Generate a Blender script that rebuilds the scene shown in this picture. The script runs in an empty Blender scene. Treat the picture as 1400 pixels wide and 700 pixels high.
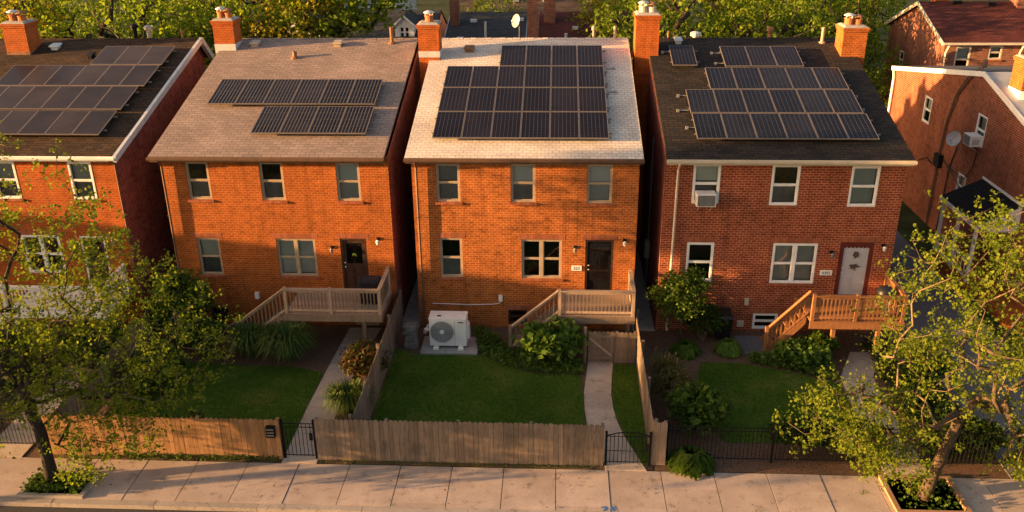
import bpy, bmesh, math, random
import numpy as np
from mathutils import Vector, Matrix, Euler

scene = bpy.context.scene
COL = scene.collection
rnd = random.Random(7)
R = math.radians

# ------------------------------------------------------------------ materials
MATS = {}


def nt(name):
    m = bpy.data.materials.new(name)
    m.use_nodes = True
    t = m.node_tree
    b = t.nodes['Principled BSDF']
    b.inputs['Specular IOR Level'].default_value = .12
    return m, t, b


def node(t, kind, **kw):
    n = t.nodes.new(kind)
    for k, v in kw.items():
        if k == 'op':
            n.operation = v
        elif k == 'blend':
            n.data_type = 'RGBA'
            n.blend_type = v
        else:
            n.inputs[k].default_value = v
    return n


def rgb(c):
    return (c[0], c[1], c[2], 1)


def ramp(t, src, a, b, c0=(0, 0, 0), c1=(1, 1, 1)):
    r = t.nodes.new('ShaderNodeValToRGB')
    r.color_ramp.elements[0].position = a
    r.color_ramp.elements[1].position = b
    r.color_ramp.elements[0].color = rgb(c0)
    r.color_ramp.elements[1].color = rgb(c1)
    t.links.new(src, r.inputs[0])
    return r.outputs[0]


def mixc(t, fac, a, b, blend='MIX'):
    n = t.nodes.new('ShaderNodeMix')
    n.data_type = 'RGBA'
    n.blend_type = blend
    for sock, v in ((n.inputs[0], fac), (n.inputs[6], a), (n.inputs[7], b)):
        if hasattr(v, 'is_linked'):
            t.links.new(v, sock)
        elif isinstance(v, (int, float)):
            sock.default_value = v
        else:
            sock.default_value = rgb(v)
    return n.outputs[2]


def coords(t, kind='Object', scale=(1, 1, 1)):
    tc = t.nodes.new('ShaderNodeTexCoord')
    mp = t.nodes.new('ShaderNodeMapping')
    mp.inputs['Scale'].default_value = scale
    t.links.new(tc.outputs[kind], mp.inputs[0])
    return mp.outputs[0]


def noise(t, vec, scale, detail=4, rough=.55):
    n = node(t, 'ShaderNodeTexNoise', Scale=scale, Detail=detail, Roughness=rough)
    t.links.new(vec, n.inputs['Vector'])
    return n.outputs['Fac']


def bump(t, b, h, strength=.4, dist=.01):
    n = node(t, 'ShaderNodeBump', Strength=strength, Distance=dist)
    t.links.new(h, n.inputs['Height'])
    t.links.new(n.outputs[0], b.inputs['Normal'])


def plain(name, c, rough=.6, var=.25, scale=6, metal=0, bmp=0, stretch=(1, 1, 1), island=0):
    m, t, b = nt(name)
    v = coords(t, 'Object', stretch)
    f = noise(t, v, scale, 5)
    d = tuple(x * (1 - var) for x in c)
    l = tuple(min(1, x * (1 + var)) for x in c)
    o = mixc(t, ramp(t, f, .3, .7), d, l)
    if island:
        g = t.nodes.new('ShaderNodeNewGeometry')
        k = ramp(t, g.outputs['Random Per Island'], 0, 1, (1 - island,) * 3, (1 + island,) * 3)
        o = mixc(t, 1, o, k, 'MULTIPLY')
    t.links.new(o, b.inputs['Base Color'])
    b.inputs['Roughness'].default_value = rough
    b.inputs['Metallic'].default_value = metal
    if rough < .56:
        b.inputs['Specular IOR Level'].default_value = .4
    if bmp:
        bump(t, b, f, bmp, .01)
    MATS[name] = m
    return m


def brick(name, c1, c2, mortar, dark=.45, swap=False, bw=.21, rh=.09, big=.35):
    m, t, b = nt(name)
    v = coords(t, 'UV')
    if swap:
        mp = v.node
        mp.inputs['Rotation'].default_value = (0, 0, math.pi / 2)
    br = t.nodes.new('ShaderNodeTexBrick')
    t.links.new(v, br.inputs['Vector'])
    for k, x in (('Color1', rgb(c1)), ('Color2', rgb(c2)), ('Mortar', rgb(mortar)), ('Scale', 1.0),
                 ('Mortar Size', .0115), ('Mortar Smooth', .15), ('Bias', 0.0), ('Brick Width', bw), ('Row Height', rh)):
        br.inputs[k].default_value = x
    # per-brick odd dark / burnt bricks
    br2 = t.nodes.new('ShaderNodeTexBrick')
    t.links.new(v, br2.inputs['Vector'])
    for k, x in (('Color1', (0, 0, 0, 1)), ('Color2', (1, 1, 1, 1)), ('Mortar', (.5, .5, .5, 1)), ('Scale', 1.0),
                 ('Mortar Size', 0.0), ('Bias', 0.0), ('Brick Width', bw), ('Row Height', rh)):
        br2.inputs[k].default_value = x
    k = ramp(t, br2.outputs['Color'], .0, .38, (dark,) * 3, (1, 1, 1))
    o = mixc(t, 1, br.outputs['Color'], k, 'MULTIPLY')
    ob = coords(t, 'UV')
    n1 = noise(t, ob, .55, 5, .6)
    n2 = noise(t, ob, 3.5, 4, .6)
    o = mixc(t, 1, o, ramp(t, n1, .3, .72, (1 - big, 1 - big, 1 - big * .9), (1 + big * .45,) * 3), 'MULTIPLY')
    o = mixc(t, 1, o, ramp(t, n2, .3, .7, (.82, .82, .82), (1.12, 1.1, 1.08)), 'MULTIPLY')
    st = coords(t, 'UV', (2.2, .22, 1))
    n3 = noise(t, st, 1.6, 5, .65)
    o = mixc(t, 1, o, ramp(t, n3, .28, .5, (.66, .64, .64), (1, 1, 1)), 'MULTIPLY')
    t.links.new(o, b.inputs['Base Color'])
    b.inputs['Roughness'].default_value = .85
    inv = ramp(t, br.outputs['Fac'], 0, 1, (1, 1, 1), (0, 0, 0))
    hh = mixc(t, .3, inv, n2)
    bump(t, b, hh, .8, .012)
    MATS[name] = m
    return m


def shingle(name, c1, c2, gap, row=.17, w=.34, big=.25, bmp=.8):
    m, t, b = nt(name)
    v = coords(t, 'UV')
    br = t.nodes.new('ShaderNodeTexBrick')
    t.links.new(v, br.inputs['Vector'])
    for k, x in (('Color1', rgb(c1)), ('Color2', rgb(c2)), ('Mortar', rgb(gap)), ('Scale', 1.0),
                 ('Mortar Size', .013), ('Mortar Smooth', .4), ('Bias', 0.1), ('Brick Width', w), ('Row Height', row)):
        br.inputs[k].default_value = x
    n1 = noise(t, v, .5, 5, .6)
    n2 = noise(t, v, 14, 3, .6)
    o = mixc(t, 1, br.outputs['Color'], ramp(t, n1, .3, .7, (1 - big,) * 3, (1 + big * .5,) * 3), 'MULTIPLY')
    o = mixc(t, 1, o, ramp(t, n2, .25, .75, (.8, .8, .8), (1.18, 1.17, 1.15)), 'MULTIPLY')
    t.links.new(o, b.inputs['Base Color'])
    b.inputs['Roughness'].default_value = .93
    inv = ramp(t, br.outputs['Fac'], 0, 1, (1, 1, 1), (0, 0, 0))
    bump(t, b, mixc(t, .35, inv, n2), bmp, .03)
    MATS[name] = m
    return m


def leafmat(name, cols, trans=.35, rough=.5):
    m, t, b = nt(name)
    g = t.nodes.new('ShaderNodeNewGeometry')
    r = t.nodes.new('ShaderNodeValToRGB')
    el = r.color_ramp.elements
    el[0].position = 0
    el[0].color = rgb(cols[0])
    el[1].position = 1
    el[1].color = rgb(cols[-1])
    for i, c in enumerate(cols[1:-1]):
        e = el.new((i + 1) / (len(cols) - 1))
        e.color = rgb(c)
    t.links.new(g.outputs['Random Per Island'], r.inputs[0])
    v = coords(t, 'Object')
    n = noise(t, v, .9, 3)
    o = mixc(t, 1, r.outputs[0], ramp(t, n, .3, .7, (.72, .75, .7), (1.25, 1.2, 1.1)), 'MULTIPLY')
    t.links.new(o, b.inputs['Base Color'])
    b.inputs['Roughness'].default_value = rough
    tr = t.nodes.new('ShaderNodeBsdfTranslucent')
    o2 = mixc(t, 1, o, (1.25, 1.3, .6), 'MULTIPLY')
    t.links.new(o2, tr.inputs['Color'])
    ms = t.nodes.new('ShaderNodeMixShader')
    ms.inputs[0].default_value = trans
    t.links.new(b.outputs[0], ms.inputs[1])
    t.links.new(tr.outputs[0], ms.inputs[2])
    t.links.new(ms.outputs[0], t.nodes['Material Output'].inputs[0])
    MATS[name] = m
    return m


def glassmat():
    m, t, b = nt('window_glass')
    t.nodes.remove(b)
    fr = node(t, 'ShaderNodeFresnel', IOR=1.5)
    tr = t.nodes.new('ShaderNodeBsdfTransparent')
    tr.inputs[0].default_value = (.82, .85, .85, 1)
    gl = t.nodes.new('ShaderNodeBsdfGlossy')
    gl.inputs['Roughness'].default_value = .04
    v = coords(t, 'Object')
    n = noise(t, v, 2.2, 2)
    bp = node(t, 'ShaderNodeBump', Strength=.12, Distance=.05)
    t.links.new(n, bp.inputs['Height'])
    t.links.new(bp.outputs[0], gl.inputs['Normal'])
    k = node(t, 'ShaderNodeMath', op='MULTIPLY_ADD')
    k.inputs[1].default_value = 1.3
    k.inputs[2].default_value = .05
    t.links.new(fr.outputs[0], k.inputs[0])
    ms = t.nodes.new('ShaderNodeMixShader')
    t.links.new(k.outputs[0], ms.inputs[0])
    t.links.new(tr.outputs[0], ms.inputs[1])
    t.links.new(gl.outputs[0], ms.inputs[2])
    t.links.new(ms.outputs[0], t.nodes['Material Output'].inputs[0])
    MATS['window_glass'] = m


def panelmat(name, c, line, nv=6, nh=10, lw=.035, hw=.02, busbars=True, rough=.2):
    m, t, b = nt(name)
    tc = t.nodes.new('ShaderNodeTexCoord')
    sp = t.nodes.new('ShaderNodeSeparateXYZ')
    t.links.new(tc.outputs['UV'], sp.inputs[0])

    def lines(sock, n, w):
        a = node(t, 'ShaderNodeMath', op='MULTIPLY')
        a.inputs[1].default_value = n
        t.links.new(sock, a.inputs[0])
        f = node(t, 'ShaderNodeMath', op='FRACT')
        t.links.new(a.outputs[0], f.inputs[0])
        s = node(t, 'ShaderNodeMath', op='SUBTRACT')
        s.inputs[1].default_value = .5
        t.links.new(f.outputs[0], s.inputs[0])
        d = node(t, 'ShaderNodeMath', op='ABSOLUTE')
        t.links.new(s.outputs[0], d.inputs[0])
        g = node(t, 'ShaderNodeMath', op='GREATER_THAN')
        g.inputs[1].default_value = .5 - w
        t.links.new(d.outputs[0], g.inputs[0])
        return g.outputs[0]
    v = lines(sp.outputs[0], nv, lw)
    h = lines(sp.outputs[1], nh, hw)
    ob = coords(t, 'Object')
    n = noise(t, ob, .8, 3)
    g = t.nodes.new('ShaderNodeObjectInfo')
    base = mixc(t, ramp(t, n, .35, .65), tuple(x * .8 for x in c), tuple(x * 1.25 for x in c))
    base = mixc(t, 1, base, ramp(t, g.outputs['Random'], 0, 1, (.75, .75, .8), (1.3, 1.25, 1.2)), 'MULTIPLY')
    if busbars:
        mx = node(t, 'ShaderNodeMath', op='MULTIPLY_ADD')
        mx.inputs[1].default_value = .45
        t.links.new(h, mx.inputs[0])
        t.links.new(v, mx.inputs[2])
        mx.use_clamp = True
        base = mixc(t, mx.outputs[0], base, line)
    t.links.new(base, b.inputs['Base Color'])
    b.inputs['Roughness'].default_value = rough
    b.inputs['Specular IOR Level'].default_value = .11
    MATS[name] = m


def grassmat(name, a, bcol, c):
    m, t, b = nt(name)
    v = coords(t, 'Object')
    n1 = noise(t, v, .7, 5, .65)
    n2 = noise(t, v, 9, 4, .7)
    o = mixc(t, ramp(t, n2, .3, .7), a, bcol)
    o = mixc(t, ramp(t, n1, .5, .7, (0, 0, 0), (.75, .75, .75)), o, c)
    n4 = noise(t, v, 1.9, 4, .7)
    o = mixc(t, ramp(t, n4, .62, .74, (0, 0, 0), (.7, .7, .7)), o, (.10, .066, .038))
    o = mixc(t, 1, o, ramp(t, noise(t, v, .35, 3), .3, .7, (.75, .78, .75), (1.2, 1.15, 1.1)), 'MULTIPLY')
    t.links.new(o, b.inputs['Base Color'])
    b.inputs['Roughness'].default_value = .95
    bump(t, b, n2, .9, .05)
    MATS[name] = m


def concretemat(name, c, stain=.45, spots=True, island=.1):
    m, t, b = nt(name)
    v = coords(t, 'Object')
    n1 = noise(t, v, .8, 6, .65)
    n2 = noise(t, v, 26, 4, .7)
    n3 = noise(t, v, 2.6, 5, .7)
    o = mixc(t, ramp(t, n1, .3, .7), tuple(x * (1 - stain * .5) for x in c), tuple(x * 1.12 for x in c))
    o = mixc(t, 1, o, ramp(t, n2, .25, .75, (.72, .72, .72), (1.2, 1.2, 1.2)), 'MULTIPLY')
    o = mixc(t, 1, o, ramp(t, n3, .28, .45, (1 - stain, 1 - stain, 1 - stain), (1, 1, 1)), 'MULTIPLY')
    if spots:
        vo = node(t, 'ShaderNodeTexVoronoi', Scale=2.1)
        t.links.new(v, vo.inputs['Vector'])
        o = mixc(t, ramp(t, vo.outputs['Distance'], .035, .06, (.8, .8, .8), (0, 0, 0)), o, tuple(x * .25 for x in c))
    if spots:      # hairline cracks in places, old gum and drips
        wv = t.nodes.new('ShaderNodeVectorMath')
        wv.operation = 'MULTIPLY_ADD'
        nz = node(t, 'ShaderNodeTexNoise', Scale=2.3, Detail=4)
        t.links.new(v, nz.inputs['Vector'])
        t.links.new(nz.outputs['Color'], wv.inputs[0])
        wv.inputs[1].default_value = (.5, .5, .5)
        t.links.new(v, wv.inputs[2])
        vc = node(t, 'ShaderNodeTexVoronoi', Scale=.55)
        vc.feature = 'DISTANCE_TO_EDGE'
        t.links.new(wv.outputs[0], vc.inputs['Vector'])
        ck = ramp(t, vc.outputs['Distance'], .002, .007, (1, 1, 1), (0, 0, 0))
        mk = ramp(t, noise(t, v, .45, 2), .6, .64, (0, 0, 0), (.8, .8, .8))
        o = mixc(t, mixc(t, 1, ck, mk, 'MULTIPLY'), o, tuple(x * .3 for x in c))
    g = t.nodes.new('ShaderNodeNewGeometry')
    o = mixc(t, 1, o, ramp(t, g.outputs['Random Per Island'], 0, 1, (1 - island, 1 - island, 1 - island * 1.1), (1 + island,) * 3), 'MULTIPLY')
    t.links.new(o, b.inputs['Base Color'])
    b.inputs['Roughness'].default_value = .9
    bump(t, b, n2, .35, .006)
    MATS[name] = m


def woodmat(name, c, weather=.4, island=.22, grain=(14, 14, 1.2), dark=(.03, .028, .026)):
    m, t, b = nt(name)
    v = coords(t, 'Object', grain)
    n1 = noise(t, v, 2.2, 6, .65)
    v2 = coords(t, 'Object')
    n2 = noise(t, v2, 1.1, 5, .65)
    g = t.nodes.new('ShaderNodeNewGeometry')
    o = mixc(t, ramp(t, n1, .3, .75), tuple(x * .6 for x in c), tuple(x * 1.2 for x in c))
    o = mixc(t, ramp(t, n2, .5, .78, (0, 0, 0), (weather,) * 3), o, dark)
    o = mixc(t, 1, o, ramp(t, g.outputs['Random Per Island'], 0, 1, (1 - island,) * 3, (1 + island, 1 + island * .9, 1 + island * .8)), 'MULTIPLY')
    t.links.new(o, b.inputs['Base Color'])
    b.inputs['Roughness'].default_value = .82
    bump(t, b, n1, .4, .006)
    MATS[name] = m


brick('brick_orange', (.45, .094, .014), (.35, .066, .011), (.41, .155, .050), .7, big=.22)
brick('brick_ochre', (.43, .105, .017), (.33, .072, .013), (.44, .185, .062), .66, big=.22)
brick('brick_mixed', (.45, .118, .021), (.34, .080, .016), (.49, .225, .085), .58, big=.25)
brick('brick_red', (.34, .066, .024), (.25, .045, .018), (.48, .24, .14), .62, big=.22)
brick('brick_brown', (.30, .075, .034), (.22, .052, .025), (.42, .24, .155), .6)
brick('brick_deep_red', (.36, .080, .050), (.27, .056, .038), (.50, .25, .18), .55)
brick('brick_far', (.30, .105, .060), (.24, .08, .05), (.30, .2, .15), .7)
brick('lintel_brick', (.33, .105, .05), (.25, .075, .04), (.34, .24, .17), .6, False, .1, .3)
shingle('shingle_brown', (.080, .046, .026), (.040, .026, .018), (.014, .010, .008))
shingle('shingle_tan', (.32, .240, .205), (.24, .184, .160), (.14, .108, .094), bmp=.7)
shingle('shingle_pale', (.68, .59, .505), (.57, .495, .43), (.38, .33, .29), row=.17, w=.26, bmp=.9)
shingle('shingle_dark', (.050, .038, .031), (.026, .023, .022), (.010, .009, .0085), bmp=.9)
shingle('shingle_slate', (.060, .064, .068), (.042, .045, .050), (.02, .02, .022))
shingle('shingle_maroon', (.120, .034, .028), (.088, .027, .023), (.05, .016, .013), big=.45)
shingle('shingle_umber', (.14, .095, .07), (.10, .07, .052), (.05, .035, .028))
shingle('shingle_black', (.022, .022, .024), (.014, .014, .016), (.006, .006, .006))
plain('membrane_grey', (.30, .31, .33), .6, .15, 2)
plain('membrane_dark', (.11, .10, .095), .8, .25, 2)
plain('white_paint', (.76, .74, .70), .5, .07, 3)
plain('cream_paint', (.52, .45, .35), .5, .1, 3)
plain('tan_paint', (.36, .28, .20), .5, .12, 3)
plain('brown_metal', (.12, .068, .045), .45, .2, 4)
plain('dark_brown', (.050, .022, .014), .45, .3, 6)
plain('black_metal', (.007, .007, .008), .6, .3, 5)
plain('black_plastic', (.012, .012, .014), .4, .3, 6)
plain('grey_metal', (.34, .34, .34), .4, .15, 5, .6)
plain('pale_metal', (.55, .55, .54), .45, .12, 5, .3)
plain('rust_metal', (.22, .11, .06), .7, .35, 7)
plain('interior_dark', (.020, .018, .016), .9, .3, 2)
plain('blind_white', (.78, .76, .68), .8, .08, 3)
plain('blind_grey', (.52, .53, .48), .8, .1, 3)
plain('curtain_dark', (.27, .26, .24), .9, .2, 3)
plain('sill_brick', (.30, .10, .05), .85, .2, 20, island=.2)
plain('oxblood_paint', (.10, .016, .012), .5, .15, 4)
plain('grey_door', (.42, .415, .44), .5, .08, 3)
plain('terracotta', (.42, .15, .06), .8, .25, 8)
plain('bark', (.085, .060, .040), .9, .45, 9, bmp=.8, stretch=(3, 3, .8))
plain('bark_dark', (.040, .031, .024), .9, .45, 7, bmp=.8, stretch=(3, 3, .8))
plain('twig', (.16, .115, .065), .85, .3, 9)
plain('soil', (.062, .040, .027), 1, .55, 16, bmp=1)
plain('mulch', (.125, .074, .048), 1, .6, 24, bmp=1)
plain('far_ground', (.035, .045, .016), 1, .5, .35)
plain('asphalt', (.058, .056, .055), .93, .3, 22, bmp=.5)
plain('drive_asphalt', (.13, .125, .13), .95, .25, 14, bmp=.4)
plain('stone', (.17, .155, .135), .9, .4, 8, bmp=.7, island=.25)
plain('dish_grey', (.42, .41, .40), .5, .12, 4)
plain('ac_white', (.72, .70, .66), .45, .08, 3)
plain('grille_grey', (.16, .16, .155), .5, .2, 6)
plain('blue_paint', (.04, .13, .36), .8, .3, 30)
plain('pale_siding', (.55, .54, .53), .7, .1, 2)
plain('blossom_grey', (.10, .07, .05), .8, .4, 20)
plain('cover_black', (.022, .018, .022), .6, .3, 5, bmp=.5)
plain('lamp_white', (.85, .80, .70), .3, .05, 3)
concretemat('sidewalk_concrete', (.42, .335, .285))
concretemat('kerb_concrete', (.36, .31, .27))
concretemat('path_concrete', (.46, .37, .285), .4)
concretemat('pad_concrete', (.36, .33, .30), .4)
woodmat('fence_wood', (.34, .185, .085), .35, .25)
woodmat('fence_grey', (.205, .155, .117), .55, .22)
woodmat('deck_grey', (.23, .168, .122), .4, .18)
woodmat('deck_pale', (.40, .295, .215), .35, .18)
woodmat('deck_cedar', (.31, .142, .060), .3, .22)
woodmat('timber_edge', (.36, .22, .13), .3, .15)
grassmat('lawn_green', (.036, .080, .006), (.075, .135, .013), (.115, .125, .024))
leafmat('leaf_spring', ((.080, .125, .012), (.125, .175, .017), (.190, .215, .026), (.10, .145, .014)), .5, .65)
leafmat('leaf_green', ((.036, .075, .010), (.066, .115, .014), (.10, .145, .020)), .35)
leafmat('leaf_bg', ((.075, .130, .012), (.130, .190, .018), (.21, .250, .026)), .55, .65)
leafmat('leaf_bg_yellow', ((.12, .12, .014), (.20, .18, .02), (.28, .23, .026)), .5, .65)
leafmat('leaf_dark', ((.022, .045, .008), (.040, .072, .012), (.062, .096, .016)), .25)
leafmat('leaf_fresh', ((.055, .115, .018), (.095, .165, .026), (.13, .20, .036)), .35)
leafmat('leaf_red', ((.045, .070, .014), (.105, .050, .022), (.065, .085, .018), (.15, .06, .028)), .25)
leafmat('leaf_straw', ((.06, .075, .018), (.17, .13, .05), (.09, .10, .026)), .35)
leafmat('grass_blade', ((.038, .085, .007), (.075, .140, .013), (.13, .155, .024)), .3)
leafmat('grass_clump', ((.035, .068, .016), (.068, .11, .024), (.10, .14, .035)), .3)
glassmat()
panelmat('panel_plain', (.032, .025, .024), (.2, .2, .2), busbars=False, rough=.3)
panelmat('panel_navy', (.009, .0075, .012), (.060, .050, .048), nv=7, lw=.045, hw=.02)
panelmat('panel_blue', (.010, .011, .017), (.068, .064, .066), nv=6, lw=.04, hw=.02)
panelmat('panel_busbar', (.012, .011, .014), (.13, .112, .10), nv=8, nh=4, lw=.075, hw=.012)
plain('frame_tan', (.155, .125, .105), .5, .1, 4)
plain('frame_dark', (.050, .042, .040), .45, .15, 4, .4)
plain('frame_silver', (.175, .148, .130), .45, .1, 4, .3)
M = MATS

# ------------------------------------------------------------------ helpers
ROOT = {}      # object name -> world position of its thing's base


def tag(o, label=None, cat=None, group=None, kind=None):
    if label:
        o['label'] = label
    if cat:
        o['category'] = cat
    if group:
        o['group'] = group
    if kind:
        o['kind'] = kind
    return o


def thing(name, label, cat, loc=(0, 0, 0), group=None):
    o = bpy.data.objects.new(name, None)
    o.empty_display_size = .2
    o.location = loc
    COL.objects.link(o)
    ROOT[o.name] = Vector(loc)
    return tag(o, label, cat, group)


class Frame:
    """local (u along, v up, d outward) -> world"""
    def __init__(s, o, u, d, v=(0, 0, 1)):
        s.o, s.u, s.d, s.v = Vector(o), Vector(u), Vector(d), Vector(v)

    def __call__(s, u, v, d=0):
        return s.o + s.u * u + s.v * v + s.d * d


class MB:
    def __init__(s):
        s.v, s.f, s.uv, s.mi = [], [], [], []
        s.cur = 0
        s.smooth = False

    def face(s, pts, uv=None):
        i = len(s.v)
        pts = [Vector(p) for p in pts]
        s.v += pts
        s.f.append(tuple(range(i, i + len(pts))))
        if uv is None:
            n = Vector((0, 0, 0))
            for k in range(len(pts)):
                a, b = pts[k], pts[(k + 1) % len(pts)]
                n += Vector(((a.y - b.y) * (a.z + b.z), (a.z - b.z) * (a.x + b.x), (a.x - b.x) * (a.y + b.y)))
            ax, ay, az = abs(n.x), abs(n.y), abs(n.z)
            if az >= ax and az >= ay:
                uv = [(p.x, p.y) for p in pts]
            elif ay >= ax:
                uv = [(p.x, p.z) for p in pts]
            else:
                uv = [(p.y, p.z) for p in pts]
        s.uv.append(uv)
        s.mi.append(s.cur)

    def hexa(s, P):
        """8 corners: bottom 0-3 ring, top 4-7 ring, shared vertices (one island)"""
        P = [Vector(p) for p in P]
        i = len(s.v)
        s.v += P
        for q in ((0, 3, 2, 1), (4, 5, 6, 7), (0, 1, 5, 4), (1, 2, 6, 5), (2, 3, 7, 6), (3, 0, 4, 7)):
            pts = [P[k] for k in q]
            s.f.append(tuple(i + k for k in q))
            n = (pts[1] - pts[0]).cross(pts[2] - pts[1])
            ax, ay, az = abs(n.x), abs(n.y), abs(n.z)
            if az >= ax and az >= ay:
                uv = [(p.x, p.y) for p in pts]
            elif ay >= ax:
                uv = [(p.x, p.z) for p in pts]
            else:
                uv = [(p.y, p.z) for p in pts]
            s.uv.append(uv)
            s.mi.append(s.cur)

    def box(s, x0, x1, y0, y1, z0, z1):
        s.hexa([(x0, y0, z0), (x1, y0, z0), (x1, y1, z0), (x0, y1, z0), (x0, y0, z1), (x1, y0, z1), (x1, y1, z1), (x0, y1, z1)])

    def fbox(s, F, u0, u1, v0, v1, d0, d1):
        s.hexa([F(u0, v0, d1), F(u1, v0, d1), F(u1, v0, d0), F(u0, v0, d0), F(u0, v1, d1), F(u1, v1, d1), F(u1, v1, d0), F(u0, v1, d0)])

    def prism(s, poly, ax):
        """poly: list of points; ax: extrusion vector; closed solid"""
        poly = [Vector(p) for p in poly]
        ax = Vector(ax)
        n = len(poly)
        i = len(s.v)
        s.v += poly + [p + ax for p in poly]

        def add(idx):
            s.f.append(tuple(i + k for k in idx))
            pts = [s.v[i + k] for k in idx]
            nn = (pts[1] - pts[0]).cross(pts[2] - pts[1])
            a = (abs(nn.x), abs(nn.y), abs(nn.z))
            if a[2] >= a[0] and a[2] >= a[1]:
                s.uv.append([(p.x, p.y) for p in pts])
            elif a[1] >= a[0]:
                s.uv.append([(p.x, p.z) for p in pts])
            else:
                s.uv.append([(p.y, p.z) for p in pts])
            s.mi.append(s.cur)
        add(tuple(reversed(range(n))))
        add(tuple(range(n, 2 * n)))
        for k in range(n):
            add((k, (k + 1) % n, n + (k + 1) % n, n + k))

    def tube(s, path, rad, n=6, caps=True):
        path = [Vector(p) for p in path]
        if not hasattr(rad, '__len__'):
            rad = [rad] * len(path)
        i0 = len(s.v)
        t0 = (path[1] - path[0]).normalized()
        ref = Vector((0, 0, 1)) if abs(t0.z) < .9 else Vector((1, 0, 0))
        a = t0.cross(ref).normalized()
        for k, p in enumerate(path):
            t = (path[min(k + 1, len(path) - 1)] - path[max(k - 1, 0)])
            t = t.normalized() if t.length > 1e-9 else t0
            a = (a - t * a.dot(t))
            a = a.normalized() if a.length > 1e-6 else t.orthogonal().normalized()
            b = t.cross(a)
            for j in range(n):
                an = 2 * math.pi * j / n
                s.v.append(p + (a * math.cos(an) + b * math.sin(an)) * rad[k])
        for k in range(len(path) - 1):
            for j in range(n):
                q = (i0 + k * n + j, i0 + k * n + (j + 1) % n, i0 + (k + 1) * n + (j + 1) % n, i0 + (k + 1) * n + j)
                s.f.append(q)
                s.uv.append([(j / n, k), ((j + 1) / n, k), ((j + 1) / n, k + 1), (j / n, k + 1)])
                s.mi.append(s.cur)
        if caps:
            for base, rev in ((i0, True), (i0 + (len(path) - 1) * n, False)):
                q = tuple(range(base, base + n))
                s.f.append(tuple(reversed(q)) if rev else q)
                s.uv.append([(0, 0)] * n)
                s.mi.append(s.cur)

    def lathe(s, c, prof, n=14, axis=(0, 0, 1)):
        """prof: list of (r, h) along axis from c"""
        c = Vector(c)
        ax = Vector(axis).normalized()
        a = ax.orthogonal().normalized()
        b = ax.cross(a)
        i0 = len(s.v)
        for r, h in prof:
            for j in range(n):
                an = 2 * math.pi * j / n
                s.v.append(c + ax * h + (a * math.cos(an) + b * math.sin(an)) * max(r, 1e-4))
        for k in range(len(prof) - 1):
            for j in range(n):
                s.f.append((i0 + k * n + j, i0 + k * n + (j + 1) % n, i0 + (k + 1) * n + (j + 1) % n, i0 + (k + 1) * n + j))
                s.uv.append([(0, 0), (1, 0), (1, 1), (0, 1)])
                s.mi.append(s.cur)

    def build(s, name, mats, parent=None, label=None, smooth=False, kind=None, bevel=0):
        base = ROOT[parent.name] if parent else Vector((0, 0, 0))
        me = bpy.data.meshes.new(name)
        me.from_pydata([tuple(p - base) for p in s.v], [], s.f)
        uvl = me.uv_layers.new(name='UVMap')
        flat = [c for u in s.uv for p in u for c in p]
        uvl.data.foreach_set('uv', flat)
        if not isinstance(mats, (list, tuple)):
            mats = [mats]
        for m in mats:
            me.materials.append(MATS[m] if isinstance(m, str) else m)
        me.polygons.foreach_set('material_index', s.mi)
        if smooth:
            me.polygons.foreach_set('use_smooth', [True] * len(s.f))
        me.update()
        o = bpy.data.objects.new(name, me)
        COL.objects.link(o)
        if parent:
            o.parent = parent
        ROOT[o.name] = base
        if bevel:
            bv = o.modifiers.new('bevel', 'BEVEL')
            bv.width = bevel
            bv.segments = 2
            bv.limit_method = 'ANGLE'
        return tag(o, label, None, None, kind)


def copy_tree(o, parent=None, loc=None, rz=None, sc=None):
    c = o.copy()
    COL.objects.link(c)
    if parent:
        c.parent = parent
    if loc is not None:
        c.location = loc
    if rz is not None:
        c.rotation_euler = (0, 0, rz)
    if sc is not None:
        c.scale = (sc, sc, sc)
    for ch in list(o.children):
        copy_tree(ch, c)
    return c


def structure(mb, name, mats):
    return mb.build(name, mats, kind='structure')


def text_mesh(s, size, name, mat, parent, origin, u=(1, 0, 0), v=(0, 0, 1)):
    cu = bpy.data.curves.new(name + '_text', 'FONT')
    cu.body = s
    cu.size = size
    cu.align_x = 'CENTER'
    cu.align_y = 'CENTER'
    cu.extrude = .003
    tmp = bpy.data.objects.new('tmp', cu)
    COL.objects.link(tmp)
    dg = bpy.context.evaluated_depsgraph_get()
    me = bpy.data.meshes.new_from_object(tmp.evaluated_get(dg))
    bpy.data.objects.remove(tmp)
    u, v = Vector(u), Vector(v)
    n = u.cross(v)
    base = ROOT[parent.name] if parent else Vector((0, 0, 0))
    for vt in me.vertices:
        c = vt.co.copy()
        vt.co = Vector(origin) + u * c.x + v * c.y + n * c.z - base
    me.materials.clear()
    me.materials.append(MATS[mat])
    o = bpy.data.objects.new(name, me)
    COL.objects.link(o)
    if parent:
        o.parent = parent
    ROOT[o.name] = base
    return o


# ------------------------------------------------------------------ camera
cam = bpy.data.cameras.new('camera')
co = bpy.data.objects.new('camera', cam)
COL.objects.link(co)
th, ps, ro = .4081, .0527, -.0105
Fv = Vector((-math.sin(ps) * math.cos(th), math.cos(ps) * math.cos(th), -math.sin(th)))
Rv = Vector((math.cos(ps), math.sin(ps), 0))
Uv = Rv.cross(Fv)
R2 = Rv * math.cos(ro) + Uv * math.sin(ro)
U2 = -Rv * math.sin(ro) + Uv * math.cos(ro)
mt = Matrix((R2, U2, -Fv)).transposed().to_4x4()
mt.translation = (0, 0, 16)
co.matrix_world = mt
cam.sensor_width = 36
cam.lens = 1221.34 / 1400 * 36
cam.clip_end = 2000
scene.camera = co

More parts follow.
